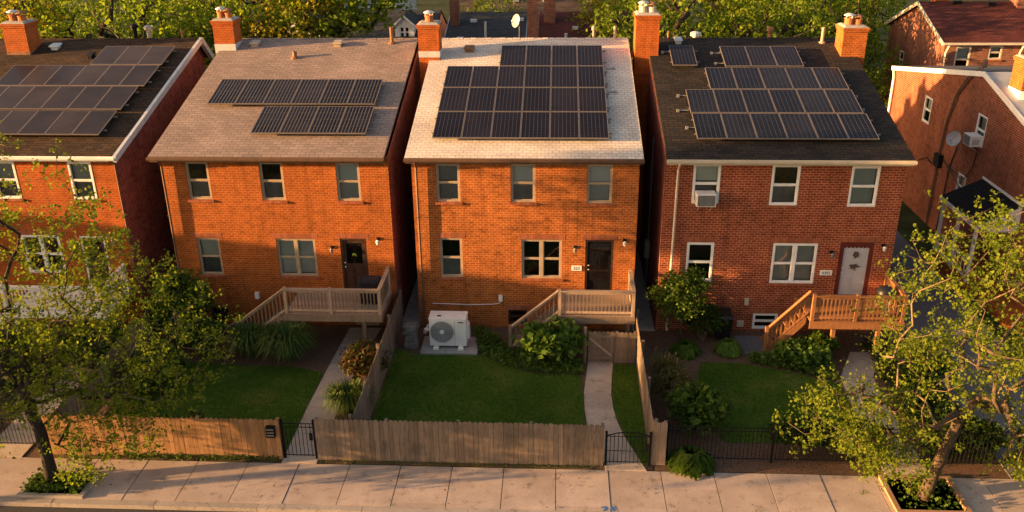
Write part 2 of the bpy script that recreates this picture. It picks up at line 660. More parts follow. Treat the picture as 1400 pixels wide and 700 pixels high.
# ------------------------------------------------------------------ light
AZ, EL = R(180 + 79), R(7.5)       # sun low, front left of the facades
w = bpy.data.worlds.new('World')
scene.world = w
w.use_nodes = True
t = w.node_tree
sky = t.nodes.new('ShaderNodeTexSky')
sky.sky_type = 'NISHITA'
sky.sun_disc = False
sky.sun_elevation = EL
sky.sun_rotation = AZ
sky.air_density = 1.0
sky.dust_density = 3.0
sky.ozone_density = .4
wm = t.nodes.new('ShaderNodeMix')      # hazy golden-hour air: less blue than the clear model
wm.data_type = 'RGBA'
wm.blend_type = 'MULTIPLY'
wm.inputs[0].default_value = 1
wm.inputs[7].default_value = (1.0, .90, .90, 1)
t.links.new(sky.outputs[0], wm.inputs[6])
t.links.new(wm.outputs[2], t.nodes['Background'].inputs[0])
t.nodes['Background'].inputs[1].default_value = .088
sl = bpy.data.lights.new('sun', 'SUN')
sl.energy = 5.0
sl.angle = R(.5)
sl.color = (1.0, .55, .21)
so = bpy.data.objects.new('sun', sl)
COL.objects.link(so)
sdir = Vector((math.sin(AZ) * math.cos(EL), math.cos(AZ) * math.cos(EL), math.sin(EL)))
so.rotation_euler = sdir.to_track_quat('Z', 'Y').to_euler()
so.location = sdir * 60 + Vector((0, 0, 20))
vs = scene.view_settings
vs.view_transform = 'Standard'
vs.look = 'None'
vs.exposure = 2.15
vs.gamma = 1
vs.use_curve_mapping = False
scene.cycles.max_bounces = 8
scene.cycles.transparent_max_bounces = 8

# ------------------------------------------------------------------ ground
FY = 30.1      # facades
mb = MB()
prof = [(-160, -.02), (5.8, -.02), (5.8, -.16), (19.45, -.16), (19.45, -.02), (320, -.02)]
for (ya, za), (yb, zb) in zip(prof, prof[1:]):
    mb.face([(-220, ya, za), (220, ya, za), (220, yb, zb), (-220, yb, zb)])
structure(mb, 'ground', 'far_ground')
mb = MB()
mb.face([(-220, 5.85, -.13), (220, 5.85, -.13), (220, 19.42, -.13), (-220, 19.42, -.13)])
structure(mb, 'road', 'asphalt')
mb = MB()
x = -40
k = 0
while x < 40:
    L = 2.9
    mb.box(x, x + L - .012, 19.36 + rnd.uniform(-.004, .004), 19.57, -.17, .0 + rnd.uniform(-.004, .004))
    x += L
structure(mb, 'kerb', 'kerb_concrete')
PITS = [(-15.0, -13.1, 19.58, 20.62), (9.25, 11.25, 19.75, 21.38)]


def cells(x0, x1, y0, y1, holes):
    xs = sorted({x0, x1} | {c for h in holes for c in h[:2] if x0 < c < x1})
    ys = sorted({y0, y1} | {c for h in holes for c in h[2:] if y0 < c < y1})
    for a, b in zip(xs, xs[1:]):
        for c, d in zip(ys, ys[1:]):
            mx, my = (a + b) / 2, (c + d) / 2
            if not any(h[0] < mx < h[1] and h[2] < my < h[3] for h in holes):
                yield a, b, c, d


mb = MB()
for k in range(-27, 27):
    x0 = .08 + 1.51 * k
    z = rnd.uniform(-.006, .004)
    for a, b, c, d in cells(x0 + .011, x0 + 1.499, 19.59, 21.40, PITS):
        mb.box(a, b, c, d, -.1, z)
structure(mb, 'sidewalk', 'sidewalk_concrete')
mb = MB()
mb.face([(-41, 19.56, -.035), (41, 19.56, -.035), (41, 21.42, -.035), (-41, 21.42, -.035)])
structure(mb, 'joint_soil', 'soil')


def ribbon(name, pts, mat, z=.0, joint=None):
    """pts: (y, xl, xr) rows from front to back"""
    mb = MB()
    for (ya, la, ra), (yb, lb, rb) in zip(pts, pts[1:]):
        n = max(1, round((yb - ya) / joint)) if joint else 1
        for q in range(n):
            f0, f1 = q / n, (q + 1) / n
            g = .012 if joint else 0
            y0, y1 = ya + (yb - ya) * f0 + g, ya + (yb - ya) * f1 - g
            l0, l1 = la + (lb - la) * f0, la + (lb - la) * f1
            r0, r1 = ra + (rb - ra) * f0, ra + (rb - ra) * f1
            zz = z + rnd.uniform(0, .006)
            mb.hexa([(l0, y0, z - .1), (r0, y0, z - .1), (r1, y1, z - .1), (l1, y1, z - .1), (l0, y0, zz), (r0, y0, zz), (r1, y1, zz), (l1, y1, zz)])
    return structure(mb, name, mat)


ribbon('path', [(21.41, -8.0, -6.96), (24.4, -8.0, -6.98), (27.2, -7.92, -6.9), (29.9, -7.8, -6.6)], 'path_concrete', .012, 1.5)


def curve_pts():
    ks = [(21.41, 1.52, 2.7), (22.2, 1.45, 2.45), (23.0, 1.2, 2.2), (23.8, 1.05, 2.02), (24.6, 1.0, 1.92), (25.5, 1.0, 1.9), (26.4, 1.08, 1.96), (27.4, 1.18, 2.06), (28.4, 1.25, 2.1)]
    return ks


ribbon('path', curve_pts(), 'path_concrete', .012)
ribbon('path', [(21.41, 9.5, 10.75), (24.5, 9.6, 10.75), (26.8, 9.75, 10.85), (28.6, 10.6, 11.6)], 'path_concrete', .012, 1.5)
ribbon('path', [(21.41, -17.2, -15.9), (28.3, -17.2, -15.9)], 'path_concrete', .012, 1.5)
mb = MB()
mb.box(13.0, 16.3, 21.41, 52, -.1, .008)
mb.box(6.66, 7.66, 28.3, 29.68, -.08, .022)
structure(mb, 'driveway', 'drive_asphalt')
mb = MB()
mb.box(-15.85, -14.25, 30.0, 41, -.1, .004)
mb.box(-5.9, -5.15, 30.0, 41, -.1, .004)
mb.box(2.95, 3.78, 30.0, 41, -.1, .004)
structure(mb, 'alley', 'pad_concrete')


def blob(name, pts, z, mat, sub=3):
    """flat sheet with a rounded outline"""
    P = [Vector((p[0], p[1], z)) for p in pts]
    for _ in range(sub):
        Q = []
        for a, b in zip(P, P[1:] + P[:1]):
            Q += [a * .75 + b * .25, a * .25 + b * .75]
        P = Q
    mb = MB()
    mb.face(P)
    return structure(mb, name, mat)


mb = MB()
for r in ((-15.8, -5.9, 21.45, 30.1), (-5.8, 2.9, 21.45, 30.1), (2.95, 13.0, 21.45, 30.1), (-26, -15.9, 21.45, 30.1)):
    mb.face([(r[0], r[2], -.012), (r[1], r[2], -.012), (r[1], r[3], -.012), (r[0], r[3], -.012)])
structure(mb, 'garden_soil', 'mulch')
LAWNS = [[(-14.2, 21.7), (-8.03, 21.7), (-8.03, 26.6), (-9.2, 26.9), (-11, 27.0), (-14.2, 27.2)],
         [(-5.78, 21.7), (1.42, 21.7), (.98, 23.8), (.96, 25.6), (.9, 26.7), (-.6, 26.75), (-1.8, 27.3), (-2.6, 28.0), (-5.0, 27.9), (-5.75, 28.4)],
         [(2.4, 21.7), (2.86, 21.7), (2.86, 27.5), (2.12, 27.5), (1.95, 26), (1.93, 24.6), (2.1, 23.7)],
         [(5.2, 22.9), (9.45, 22.9), (9.6, 26.4), (8.2, 27.1), (6.5, 27.7), (5.2, 27.7), (4.7, 26), (4.9, 24)]]
for i, L in enumerate(LAWNS):
    mb = MB()
    mb.face([(p[0], p[1], .004) for p in L])
    structure(mb, 'lawn', 'lawn_green')


def inpoly(x, y, P):
    r = False
    j = len(P) - 1
    for i in range(len(P)):
        if (P[i][1] > y) != (P[j][1] > y) and x < (P[j][0] - P[i][0]) * (y - P[i][1]) / (P[j][1] - P[i][1]) + P[i][0]:
            r = not r
        j = i
    return r


def raw_mesh(name, V, nper, mat, parent=None, label=None):
    """V: (n, nper, 3) one polygon each"""
    V = np.asarray(V, dtype=np.float32)
    n = V.shape[0]
    base = ROOT[parent.name] if parent else Vector((0, 0, 0))
    V = V - np.array(base, dtype=np.float32)
    me = bpy.data.meshes.new(name)
    me.vertices.add(n * nper)
    me.vertices.foreach_set('co', V.reshape(-1))
    me.loops.add(n * nper)
    me.loops.foreach_set('vertex_index', np.arange(n * nper, dtype=np.int32))
    me.polygons.add(n)
    me.polygons.foreach_set('loop_start', np.arange(0, n * nper, nper, dtype=np.int32))
    me.polygons.foreach_set('loop_total', np.full(n, nper, dtype=np.int32))
    me.materials.append(MATS[mat])
    me.update(calc_edges=True)
    o = bpy.data.objects.new(name, me)
    COL.objects.link(o)
    if parent:
        o.parent = parent
    ROOT[o.name] = base
    if label:
        o['label'] = label
    return o


def leaf_quads(P, size, rng, up=.6, narrow=.42, jit=.5, droop=0):
    n = len(P)
    nrm = rng.normal(size=(n, 3))
    nrm[:, 2] += up * 2
    nrm /= np.linalg.norm(nrm, axis=1)[:, None]
    t = rng.normal(size=(n, 3))
    t[:, 2] -= droop
    t -= nrm * (t * nrm).sum(1)[:, None]
    t /= np.linalg.norm(t, axis=1)[:, None] + 1e-9
    b = np.cross(nrm, t)
    s = (size * (1 + rng.uniform(-jit, jit, n)))[:, None]
    f = nrm * s * .12
    V = np.stack([P, P + t * s * .5 + b * s * narrow + f, P + t * s, P + t * s * .5 - b * s * narrow + f], axis=1)
    return V


rng = np.random.default_rng(5)


def blades(pts, hmin, hmax, w, rng, lean=.6):
    n = len(pts)
    an = rng.uniform(0, 2 * np.pi, n)
    h = rng.uniform(hmin, hmax, n)
    d = np.stack([np.cos(an), np.sin(an), np.zeros(n)], 1)
    pp = np.stack([-np.sin(an), np.cos(an), np.zeros(n)], 1)
    tip = pts + d * (h * lean * rng.uniform(.1, 1, n))[:, None] + np.array([0, 0, 1]) * h[:, None]
    return np.stack([pts - pp * w, pts + pp * w, tip], 1)


gp = []
for L in LAWNS:
    xs = [p[0] for p in L]
    ys = [p[1] for p in L]
    A = (max(xs) - min(xs)) * (max(ys) - min(ys))
    for _ in range(int(A * 420)):
        x, y = rnd.uniform(min(xs), max(xs)), rnd.uniform(min(ys), max(ys))
        if inpoly(x, y, L):
            gp.append((x + rnd.gauss(0, .06), y + rnd.gauss(0, .06), .0))
g = raw_mesh('grass', blades(np.array(gp), .03, .085, .011, rng), 3, 'grass_blade')
tag(g, 'short mown green grass of the back lawns between the fences', 'grass', kind='stuff')


# ------------------------------------------------------------------ house pieces
def wall_surface(mb, F, u0, u1, top, holes, breaks=(), v0=0, depth=.11, rev=0, dark=1):
    """wall with real openings; top: function u -> height. hole = (u0,u1,v0,v1)"""
    us = sorted({u0, u1} | set(breaks) | {h[0] for h in holes} | {h[1] for h in holes})
    for a, b in zip(us, us[1:]):
        m = (a + b) / 2
        hs = sorted([h for h in holes if h[0] < m < h[1]], key=lambda h: h[2])
        z = v0
        for h in hs:
            if h[2] > z:
                mb.face([F(a, z), F(b, z), F(b, h[2]), F(a, h[2])], [(a, z), (b, z), (b, h[2]), (a, h[2])])
            z = h[3]
        mb.face([F(a, z), F(b, z), F(b, top(b)), F(a, top(a))], [(a, z), (b, z), (b, top(b)), (a, top(a))])
    for h in holes:
        a, b, c, d = h
        mb.face([F(a, c), F(a, d), F(a, d, -depth), F(a, c, -depth)], [(0, c), (0, d), (depth, d), (depth, c)])
        mb.face([F(b, c), F(b, d), F(b, d, -depth), F(b, c, -depth)], [(0, c), (0, d), (depth, d), (depth, c)])
        mb.face([F(a, d), F(b, d), F(b, d, -depth), F(a, d, -depth)], [(a, 0), (b, 0), (b, depth), (a, depth)])
        mb.face([F(a, c), F(b, c), F(b, c, -depth), F(a, c, -depth)], [(a, 0), (b, 0), (b, depth), (a, depth)])
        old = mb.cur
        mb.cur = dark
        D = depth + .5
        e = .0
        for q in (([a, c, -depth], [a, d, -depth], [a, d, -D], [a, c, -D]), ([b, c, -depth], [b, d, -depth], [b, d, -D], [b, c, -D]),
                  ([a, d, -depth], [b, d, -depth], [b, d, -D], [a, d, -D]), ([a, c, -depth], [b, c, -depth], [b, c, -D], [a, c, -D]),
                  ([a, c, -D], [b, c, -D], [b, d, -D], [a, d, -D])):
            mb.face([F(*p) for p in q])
        mb.cur = old


def window(root, F, h, frame='tan_paint', blind=None, bl=1.0, double=False, sill=True, depth=.11, lintel=None, fw=.065, proud=0.0, low_blind=None):
    a, b, c, d = h
    g = .002
    mb = MB()
    d0, d1 = -depth + .01, -depth + .07 + proud
    a0, b0, c0, d0v = a + g, b - g, c + g, d - g
    mb.fbox(F, a0, b0, d0v - fw, d0v, d0, d1)
    mb.fbox(F, a0, b0, c0, c0 + fw, d0, d1)
    mb.fbox(F, a0, a0 + fw, c0 + fw + .001, d0v - fw - .001, d0, d1)
    mb.fbox(F, b0 - fw, b0, c0 + fw + .001, d0v - fw - .001, d0, d1)
    bays = [(a0 + fw, b0 - fw)]
    if double:
        m = (a + b) / 2
        mb.fbox(F, m - .06, m + .06, c0 + fw + .001, d0v - fw - .001, d0, d1 + .004)
        bays = [(a0 + fw, m - .06), (m + .06, b0 - fw)]
    mid = (c0 + d0v) / 2
    lo, hi = c0 + fw, d0v - fw
    for (p, q) in bays:      # sashes: upper one sits further out
        mb.fbox(F, p + .002, q - .002, mid - .022, mid + .022, d0 + .005, d1 - .012)
        for z0, z1, dd in ((mid + .022, hi, -.016), (lo, mid - .022, -.034)):
            s = .03
            mb.fbox(F, p + .002, p + s, z0 + .001, z1 - .001, d0 + .01, d1 + dd)
            mb.fbox(F, q - s, q - .002, z0 + .001, z1 - .001, d0 + .01, d1 + dd)
            mb.fbox(F, p + s + .001, q - s - .001, z1 - s, z1 - .002, d0 + .01, d1 + dd)
            mb.fbox(F, p + s + .001, q - s - .001, z0 + .002, z0 + s, d0 + .01, d1 + dd)
    fr = mb.build('window', frame, root)
    for (p, q) in bays:
        mb = MB()
        mb.face([F(p + .01, mid + .01, d1 - .034), F(q - .01, mid + .01, d1 - .034), F(q - .01, hi, d1 - .034), F(p + .01, hi, d1 - .034)])
        mb.face([F(p + .01, lo, d1 - .05), F(q - .01, lo, d1 - .05), F(q - .01, mid - .01, d1 - .05), F(p + .01, mid - .01, d1 - .05)])
        mb.build('pane', 'window_glass', fr)
        if blind:
            mb = MB()
            zb = hi - (hi - lo) * bl
            n = 22
            nn = max(3, int(n * bl))
            for k in range(nn):
                z1 = hi - (hi - zb) * k / nn
                z0 = hi - (hi - zb) * (k + .96) / nn
                mb.face([F(p + .015, z0, -depth - .05), F(q - .015, z0, -depth - .05), F(q - .015, z1, -depth - .065), F(p + .015, z1, -depth - .065)])
            mb.build('blind', blind, fr)
        if low_blind:
            mb = MB()
            mb.face([F(p + .015, lo, -depth - .09), F(q - .015, lo, -depth - .09), F(q - .015, mid, -depth - .09), F(p + .015, mid, -depth - .09)])
            mb.build('blind', low_blind, fr)
    if sill:
        mb = MB()
        n = max(4, round((b - a + .12) / .1))
        x0 = a - .06
        wd = (b - a + .12) / n
        for k in range(n):
            mb.hexa([F(x0 + k * wd + .003, c - .09, .055), F(x0 + (k + 1) * wd - .003, c - .09, .055), F(x0 + (k + 1) * wd - .003, c - .09, -.09), F(x0 + k * wd + .003, c - .09, -.09),
                     F(x0 + k * wd + .003, c - .012, .055), F(x0 + (k + 1) * wd - .003, c - .012, .055), F(x0 + (k + 1) * wd - .003, c + .001, -.09), F(x0 + k * wd + .003, c + .001, -.09)])
        mb.build('sill', 'sill_brick', fr)
    if lintel:
        mb = MB()
        soldier(mb, F, a - .12, b + .12, d + .004)
        mb.build('lintel', 'sill_brick', fr)
    return fr


def soldier(mb, F, a, b, z, h=.2):
    n = max(4, round((b - a) / .078))
    wd = (b - a) / n
    for k in range(n):
        mb.fbox(F, a + k * wd + .005, a + (k + 1) * wd - .005, z, z + h, -.02, .006)


def wall_light(root, F, u, v, style=0):
    mb = MB()
    mb.fbox(F, u - .06, u + .06, v - .02, v + .1, 0.001, .03)
    mb.tube([F(u, v + .06, .03), F(u, v + .08, .12), F(u, v + .04, .17)], .018, 6)
    l = mb.build('wall_light', 'black_metal', root)
    mb = MB()
    c = F(u, v - .12, .17)
    mb.lathe(c, [(.001, -.01), (.045, 0), (.06, .06), (.055, .12), (.075, .125), (.03, .17), (.001, .18)], 10)
    mb.build('lamp_globe', 'lamp_white' if style == 0 else 'grille_grey', l, smooth=True)


def downspout(root, pts, mat, w=.045):
    mb = MB()
    for a, b in zip(pts, pts[1:]):
        a, b = Vector(a), Vector(b)
        mb.tube([a, b], w, 4)
    z0, z1 = min(p[2] for p in pts), max(p[2] for p in pts)
    p = Vector(pts[-2])
    z = z0 + .6
    while z < p.z - .3:
        q = Vector(pts[-2]).lerp(Vector(pts[-1]), (p.z - z) / max(.1, p.z - pts[-1][2]))
        mb.box(q.x - .07, q.x + .07, q.y - .052, q.y + .05, z - .015, z + .015)
        z += 1.9
    return mb.build('downspout', mat, root)


def chimney(root, x0, x1, y0, y1, zb, zt, brickm='brick_orange', pots=2, flash=None, cap=True, potmat='terracotta'):
    mb = MB()
    mb.box(x0, x1, y0, y1, zb, zt - .2)
    mb.box(x0 - .035, x1 + .035, y0 - .035, y1 + .035, zt - .2, zt - .11)
    mb.box(x0 - .06, x1 + .06, y0 - .06, y1 + .06, zt - .11, zt - .03)
    c = mb.build('chimney', brickm, root)
    mb = MB()
    mb.hexa([(x0 - .03, y0 - .03, zt - .03), (x1 + .03, y0 - .03, zt - .03), (x1 + .03, y1 + .03, zt - .03), (x0 - .03, y1 + .03, zt - .03),
             (x0 + .08, y0 + .08, zt + .04), (x1 - .08, y0 + .08, zt + .04), (x1 - .08, y1 - .08, zt + .04), (x0 + .08, y1 - .08, zt + .04)])
    mb.build('coping', 'pad_concrete', c)
    for k in range(pots):
        f = (k + .5) / pots
        mb = MB()
        cx = x0 + .12 + (x1 - x0 - .24) * f
        cy = (y0 + y1) / 2
        r = min(.17, (x1 - x0) / pots * .36)
        h = .27 - .05 * k
        mb.lathe((cx, cy, zt + .03), [(r, 0), (r, h * .8), (r * 1.12, h * .82), (r * 1.12, h), (r * .8, h), (r * .78, h * .5)], 12)
        p = mb.build('flue_pot', potmat, c)
        if cap:
            mb = MB()
            for an in range(4):
                a = an * math.pi / 2 + .4
                mb.tube([(cx + r * .9 * math.cos(a), cy + r * .9 * math.sin(a), zt + .03 + h), (cx + r * .9 * math.cos(a), cy + r * .9 * math.sin(a), zt + .13 + h)], .012, 4)
            mb.lathe((cx, cy, zt + .12 + h), [(r * 1.35, 0), (r * 1.3, .03), (r * .5, .09), (.01, .1)], 12)
            mb.lathe((cx, cy, zt + .12 + h), [(r * 1.35, 0), (.01, .005)], 12)
            mb.build('rain_cap', 'pale_metal' if k == 0 else 'rust_metal', c)
    if flash:
        mb = MB()
        z0, z1, m = flash
        mb.box(x0 - .012, x1 + .012, y0 - .012, y1 + .012, z0, z1)
        mb.build('flashing', m, c)
    return c


S0 = (9.3358 - 6.8115) / (39.0368 - 29.7487)      # roof pitch


def roofz(y):
    return 6.8115 + S0 * (y - 29.7487) if y <= 39.04 else 9.3358 - .98 * (y - 39.04)


def vent_pipe(root, x, y, h=.5, r=.06, mat='rust_metal', cap=None, dy=0):
    z = roofz(y)
    mb = MB()
    mb.lathe((x, y, z - .08), [(r * 2.2, 0), (r * 2.0, .09), (r, .13), (r, h), (r * .8, h), (r * .75, h - .1)], 10)
    if cap:
        mb.lathe((x, y, z - .08 + h), [(r * 1.1, -.02), (r * 1.9, .0), (r * 1.9, .12), (r * 1.2, .17), (.005, .2)], 10)
    return mb.build('vent_pipe', mat, root)


def roof_vent(root, x, y, mat='rust_metal', w=.4):
    z = roofz(y)
    mb = MB()
    mb.hexa([(x - w / 2 + .06, y - .16, z - .09), (x + w / 2 - .06, y - .16, z - .09), (x + w / 2 - .06, y + .16, z + .0), (x - w / 2 + .06, y + .16, z + .0),
             (x - w / 2 + .06, y - .16, z + .1), (x + w / 2 - .06, y - .16, z + .1), (x + w / 2 - .06, y + .16, z + .15), (x - w / 2 + .06, y + .16, z + .15)])
    mb.hexa([(x - w / 2, y - .22, z + .1), (x + w / 2, y - .22, z + .1), (x + w / 2, y + .22, z + .16), (x - w / 2, y + .22, z + .16),
             (x - w / 2 + .03, y - .2, z + .16), (x + w / 2 - .03, y - .2, z + .16), (x + w / 2 - .03, y + .2, z + .21), (x - w / 2 + .03, y + .2, z + .21)])
    return mb.build('roof_vent', mat, root)


def row_house(label, xl, xr, rxl, rxr, holes, bm, rm, gut, side='brick_deep_red', lintels=True):
    YB = 39.8
    root = thing('brick_house', label, 'house', ((xl + xr) / 2, FY, 0), 'brick houses in the row')
    F = Frame((0, FY, 0), (1, 0, 0), (0, -1, 0))
    mb = MB()
    wall_surface(mb, F, xl, xr, lambda u: roofz(FY) - .13, holes)
    mb.cur = 2
    gab = [(FY, 0), (FY, roofz(FY) - .13), (39.04, roofz(39.04) - .13), (YB, roofz(YB) - .13), (YB, 0)]
    for X_ in (xl, xr):
        mb.face([(X_, y, z) for y, z in gab])
    mb.cur = 0
    mb.face([(xl, YB, 0), (xr, YB, 0), (xr, YB, roofz(YB) - .1), (xl, YB, roofz(YB) - .1)])
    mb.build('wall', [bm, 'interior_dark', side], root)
    # roof slab: lower face on the wall tops
    mb = MB()
    y0, y1, y2 = 29.7487, 39.0368, YB + .15
    tk = .12
    for (ya, yb) in ((y0, y1), (y1, y2)):
        za, zb = roofz(ya), roofz(yb) if yb < y2 else 9.3358 - .98 * (yb - 39.04)
        L = math.hypot(yb - ya, zb - za)
        mb.face([(rxl, ya, za), (rxr, ya, za), (rxr, yb, zb), (rxl, yb, zb)], [(rxl, 0), (rxr, 0), (rxr, L), (rxl, L)])
        mb.face([(rxl, ya, za - tk), (rxr, ya, za - tk), (rxr, yb, zb - tk), (rxl, yb, zb - tk)])
        for X_ in (rxl, rxr):
            mb.face([(X_, ya, za - tk), (X_, ya, za), (X_, yb, zb), (X_, yb, zb - tk)])
    mb.face([(rxl, y0, roofz(y0) - tk), (rxr, y0, roofz(y0) - tk), (rxr, y0, roofz(y0)), (rxl, y0, roofz(y0))])
    # ridge caps
    n = int((rxr - rxl) / .3)
    wd = (rxr - rxl) / n
    for k in range(n):
        xa, xb = rxl + k * wd, rxl + (k + 1) * wd - .01
        zr = 9.3358 + .012 + .008 * (k % 2)
        mb.face([(xa, y1 - .15, zr - .15 * S0), (xb, y1 - .15, zr - .15 * S0), (xb, y1, zr), (xa, y1, zr)], [(xa, 0.02), (xb, .02), (xb, .12), (xa, .12)])
        mb.face([(xa, y1, zr), (xb, y1, zr), (xb, y1 + .12, zr - .12 * .98), (xa, y1 + .12, zr - .12 * .98)], [(xa, 0.02), (xb, .02), (xb, .12), (xa, .12)])
    rf = mb.build('roof', rm, root)
    # gutter: half round profile box
    mb = MB()
    prof = [(29.745, 6.80), (29.745, 6.66), (29.72, 6.655), (29.65, 6.67), (29.625, 6.72), (29.62, 6.80), (29.64, 6.80), (29.645, 6.73), (29.70, 6.68), (29.73, 6.70)]
    mb.prism([(rxl - .02, y, z) for y, z in prof], (rxr - rxl + .04, 0, 0))
    mb.build('gutter', gut, root)
    mb = MB()
    mb.box(rxl + .02, rxr - .02, 29.76, 29.80, 6.60, 6.70)
    mb.box(rxl + .02, rxr - .02, 29.80, FY - .003, 6.60, 6.63)
    mb.build('fascia', gut, root)
    return root, F


def solar_array(label, rows, mats, group='rooftop solar arrays', ncolour='frame_silver', lift=.2):
    """rows: list of (y_low, y_high, [x edges at the row]); panels follow the roof slope"""
    x0 = rows[0][2][0]
    y0 = rows[0][0]
    root = thing('solar_array', label, 'solar panels', (x0, y0, roofz(y0)), group)
    ny, nz = -S0 / math.hypot(1, S0), 1 / math.hypot(1, S0)

    def P(x, y, h):
        return Vector((x, y, roofz(y))) + Vector((0, ny, nz)) * h
    rail = MB()
    foot = MB()
    for (ya, yb, xs) in rows:
        for f in (.22, .78):
            y = ya + (yb - ya) * f
            a, b = P(xs[0] - .05, y, lift - .08), P(xs[-1] + .14, y, lift - .08)
            rail.hexa([P(xs[0] - .05, y - .022, lift - .085), P(xs[-1] + .14, y - .022, lift - .085), P(xs[-1] + .14, y + .022, lift - .085), P(xs[0] - .05, y + .022, lift - .085),
                       P(xs[0] - .05, y - .022, lift - .04), P(xs[-1] + .14, y - .022, lift - .04), P(xs[-1] + .14, y + .022, lift - .04), P(xs[0] - .05, y + .022, lift - .04)])
            xx = xs[0] + .1
            while xx < xs[-1] + .15:
                q = P(xx, y - .04, 0)
                foot.hexa([P(xx - .03, y - .06, -.01), P(xx + .03, y - .06, -.01), P(xx + .03, y - .024, -.01), P(xx - .03, y - .024, -.01),
                           P(xx - .03, y - .06, lift - .05), P(xx + .03, y - .06, lift - .05), P(xx + .03, y - .024, lift - .05), P(xx - .03, y - .024, lift - .05)])
                xx += 1.25
        for xa, xb in zip(xs, xs[1:]):
            g = .008
            xa += g
            xb -= g
            wob = rnd.uniform(-.003, .003)
            pa, pb = ya + .008, yb - .008
            mb = MB()
            mb.face([P(xa + .018, pa + .018, lift + wob), P(xb - .018, pa + .018, lift + wob), P(xb - .018, pb - .018, lift + wob), P(xa + .018, pb - .018, lift + wob)], [(0, 0), (1, 0), (1, 1), (0, 1)])
            mb.face([P(xa + .018, pa + .018, lift - .03), P(xb - .018, pa + .018, lift - .03), P(xb - .018, pb - .018, lift - .03), P(xa + .018, pb - .018, lift - .03)])
            p = mb.build('panel', mats, root)
            mb = MB()
            for (u0, u1, v0, v1) in ((xa, xb, pa, pa + .024), (xa, xb, pb - .024, pb), (xa, xa + .02, pa + .025, pb - .025), (xb - .02, xb, pa + .025, pb - .025)):
                mb.hexa([P(u0, v0, lift - .04), P(u1, v0, lift - .04), P(u1, v1, lift - .04), P(u0, v1, lift - .04),
                         P(u0, v0, lift + .004), P(u1, v0, lift + .004), P(u1, v1, lift + .004), P(u0, v1, lift + .004)])
            mb.build('panel_frame', ncolour, p)
    rail.build('mounting_rail', 'frame_silver', root)
    foot.build('roof_clamp', 'grey_metal', root)
    return root


def lin(a, b, n):
    return [a + (b - a) * k / n for k in range(n + 1)]


def door_part(root, F, h, leaf, frame, style):
    a, b, c, d = h
    mb = MB()
    fw = .15 if frame == 'oxblood_paint' else .07
    D = .06
    for q in ((a + .002, a + fw, c + .002, d - .002), (b - fw, b - .002, c + .002, d - .002), (a + fw + .001, b - fw - .001, d - fw, d - .002)):
        mb.fbox(F, *q, -.1, -D + .05)
    mb.fbox(F, a + .002, b - .002, c + .001, c + .04, -.1, .04)
    p, q = a + fw + .002, b - fw - .002
    z0, z1 = c + .045, d - fw - .003
    dm = MB()
    if style == 'glass':      # storm door: full glass over a low panel
        dm.fbox(F, p, p + .09, z0, z1, -.09, -.045)
        dm.fbox(F, q - .09, q, z0, z1, -.09, -.045)
        dm.fbox(F, p + .091, q - .091, z1 - .1, z1, -.09, -.045)
        dm.fbox(F, p + .091, q - .091, z0, z0 + .08, -.09, -.045)
        dm.fbox(F, p + .091, q - .091, z0 + .081, z0 + .42, -.085, -.06)
        dm.fbox(F, p + .091, q - .091, z0 + .421, z0 + .46, -.09, -.045)
    elif style == 'panel':
        dm.fbox(F, p, q, z0, z1 - .95, -.09, -.05)
        for k in range(2):
            u0 = p + .1 + k * (q - p - .14) / 2
            u1 = u0 + (q - p - .3) / 2
            dm.fbox(F, u0, u1, z0 + .12, z1 - 1.1, -.06, -.038)
        dm.fbox(F, p, p + .12, z1 - .949, z1, -.09, -.05)
        dm.fbox(F, q - .12, q, z1 - .949, z1, -.09, -.05)
        dm.fbox(F, p + .121, q - .121, z1 - .13, z1, -.09, -.05)
    else:
        dm.fbox(F, p, q, z0, z1, -.09, -.05)
        for k in range(2):
            u0 = p + .09 + k * (q - p - .12) / 2
            u1 = u0 + (q - p - .28) / 2
            for (va, vb) in ((z0 + .15, z0 + .75), (z0 + .9, z0 + 1.55)):
                dm.fbox(F, u0, u1, va, vb, -.055, -.043)
    dr = dm.build('door', leaf, root)
    mb.build('door_frame', frame, dr)
    if style == 'glass':
        g = MB()
        g.face([F(p + .09, z0 + .45, -.07), F(q - .09, z0 + .45, -.07), F(q - .09, z1 - .09, -.07), F(p + .09, z1 - .09, -.07)])
        g.build('pane', 'window_glass', dr)
        i = MB()      # the inner door behind the storm glass
        i.fbox(F, p, q, z0, z1, -.2, -.16)
        for k in range(6):
            u = p + .12 + k * (q - p - .24) / 5
            i.fbox(F, u - .03, u + .03, z0 + .55, z0 + 1.15, -.16, -.15)
        i.build('inner_door', 'dark_brown', dr)
    if style == 'panel':
        g = MB()
        g.face([F(p + .12, z1 - .95, -.07), F(q - .12, z1 - .95, -.07), F(q - .12, z1 - .13, -.07), F(p + .12, z1 - .13, -.07)])
        g.build('pane', 'window_glass', dr)
        w_ = MB()
        cx, cz = (p + q) / 2, z1 - .62
        for k in range(14):
            an = k / 26 * 2 * math.pi
            c0 = F(cx + .05 * math.cos(an), cz + .06 * math.sin(an), -.055)
            w_.tube([c0, c0 + Vector((rnd.uniform(-.05, .05), -.03, rnd.uniform(-.05, .05)))], [.035, .008], 5)
        w_.build('wreath', 'leaf_fresh', dr)  # green bundle standing in for a green reflection glimpsed in the door glass
    hd = MB()
    for zz in (z0 + .9, z0 + 1.07):
        hd.lathe(F(p + .055, zz, -.045), [(.028, 0), (.03, .02), (.022, .045), (.001, .05)], 10, (0, -1, 0))
    hd.build('handle', 'pale_metal', dr)
    return dr


def C(c, w):
    return c - w / 2, c + w / 2


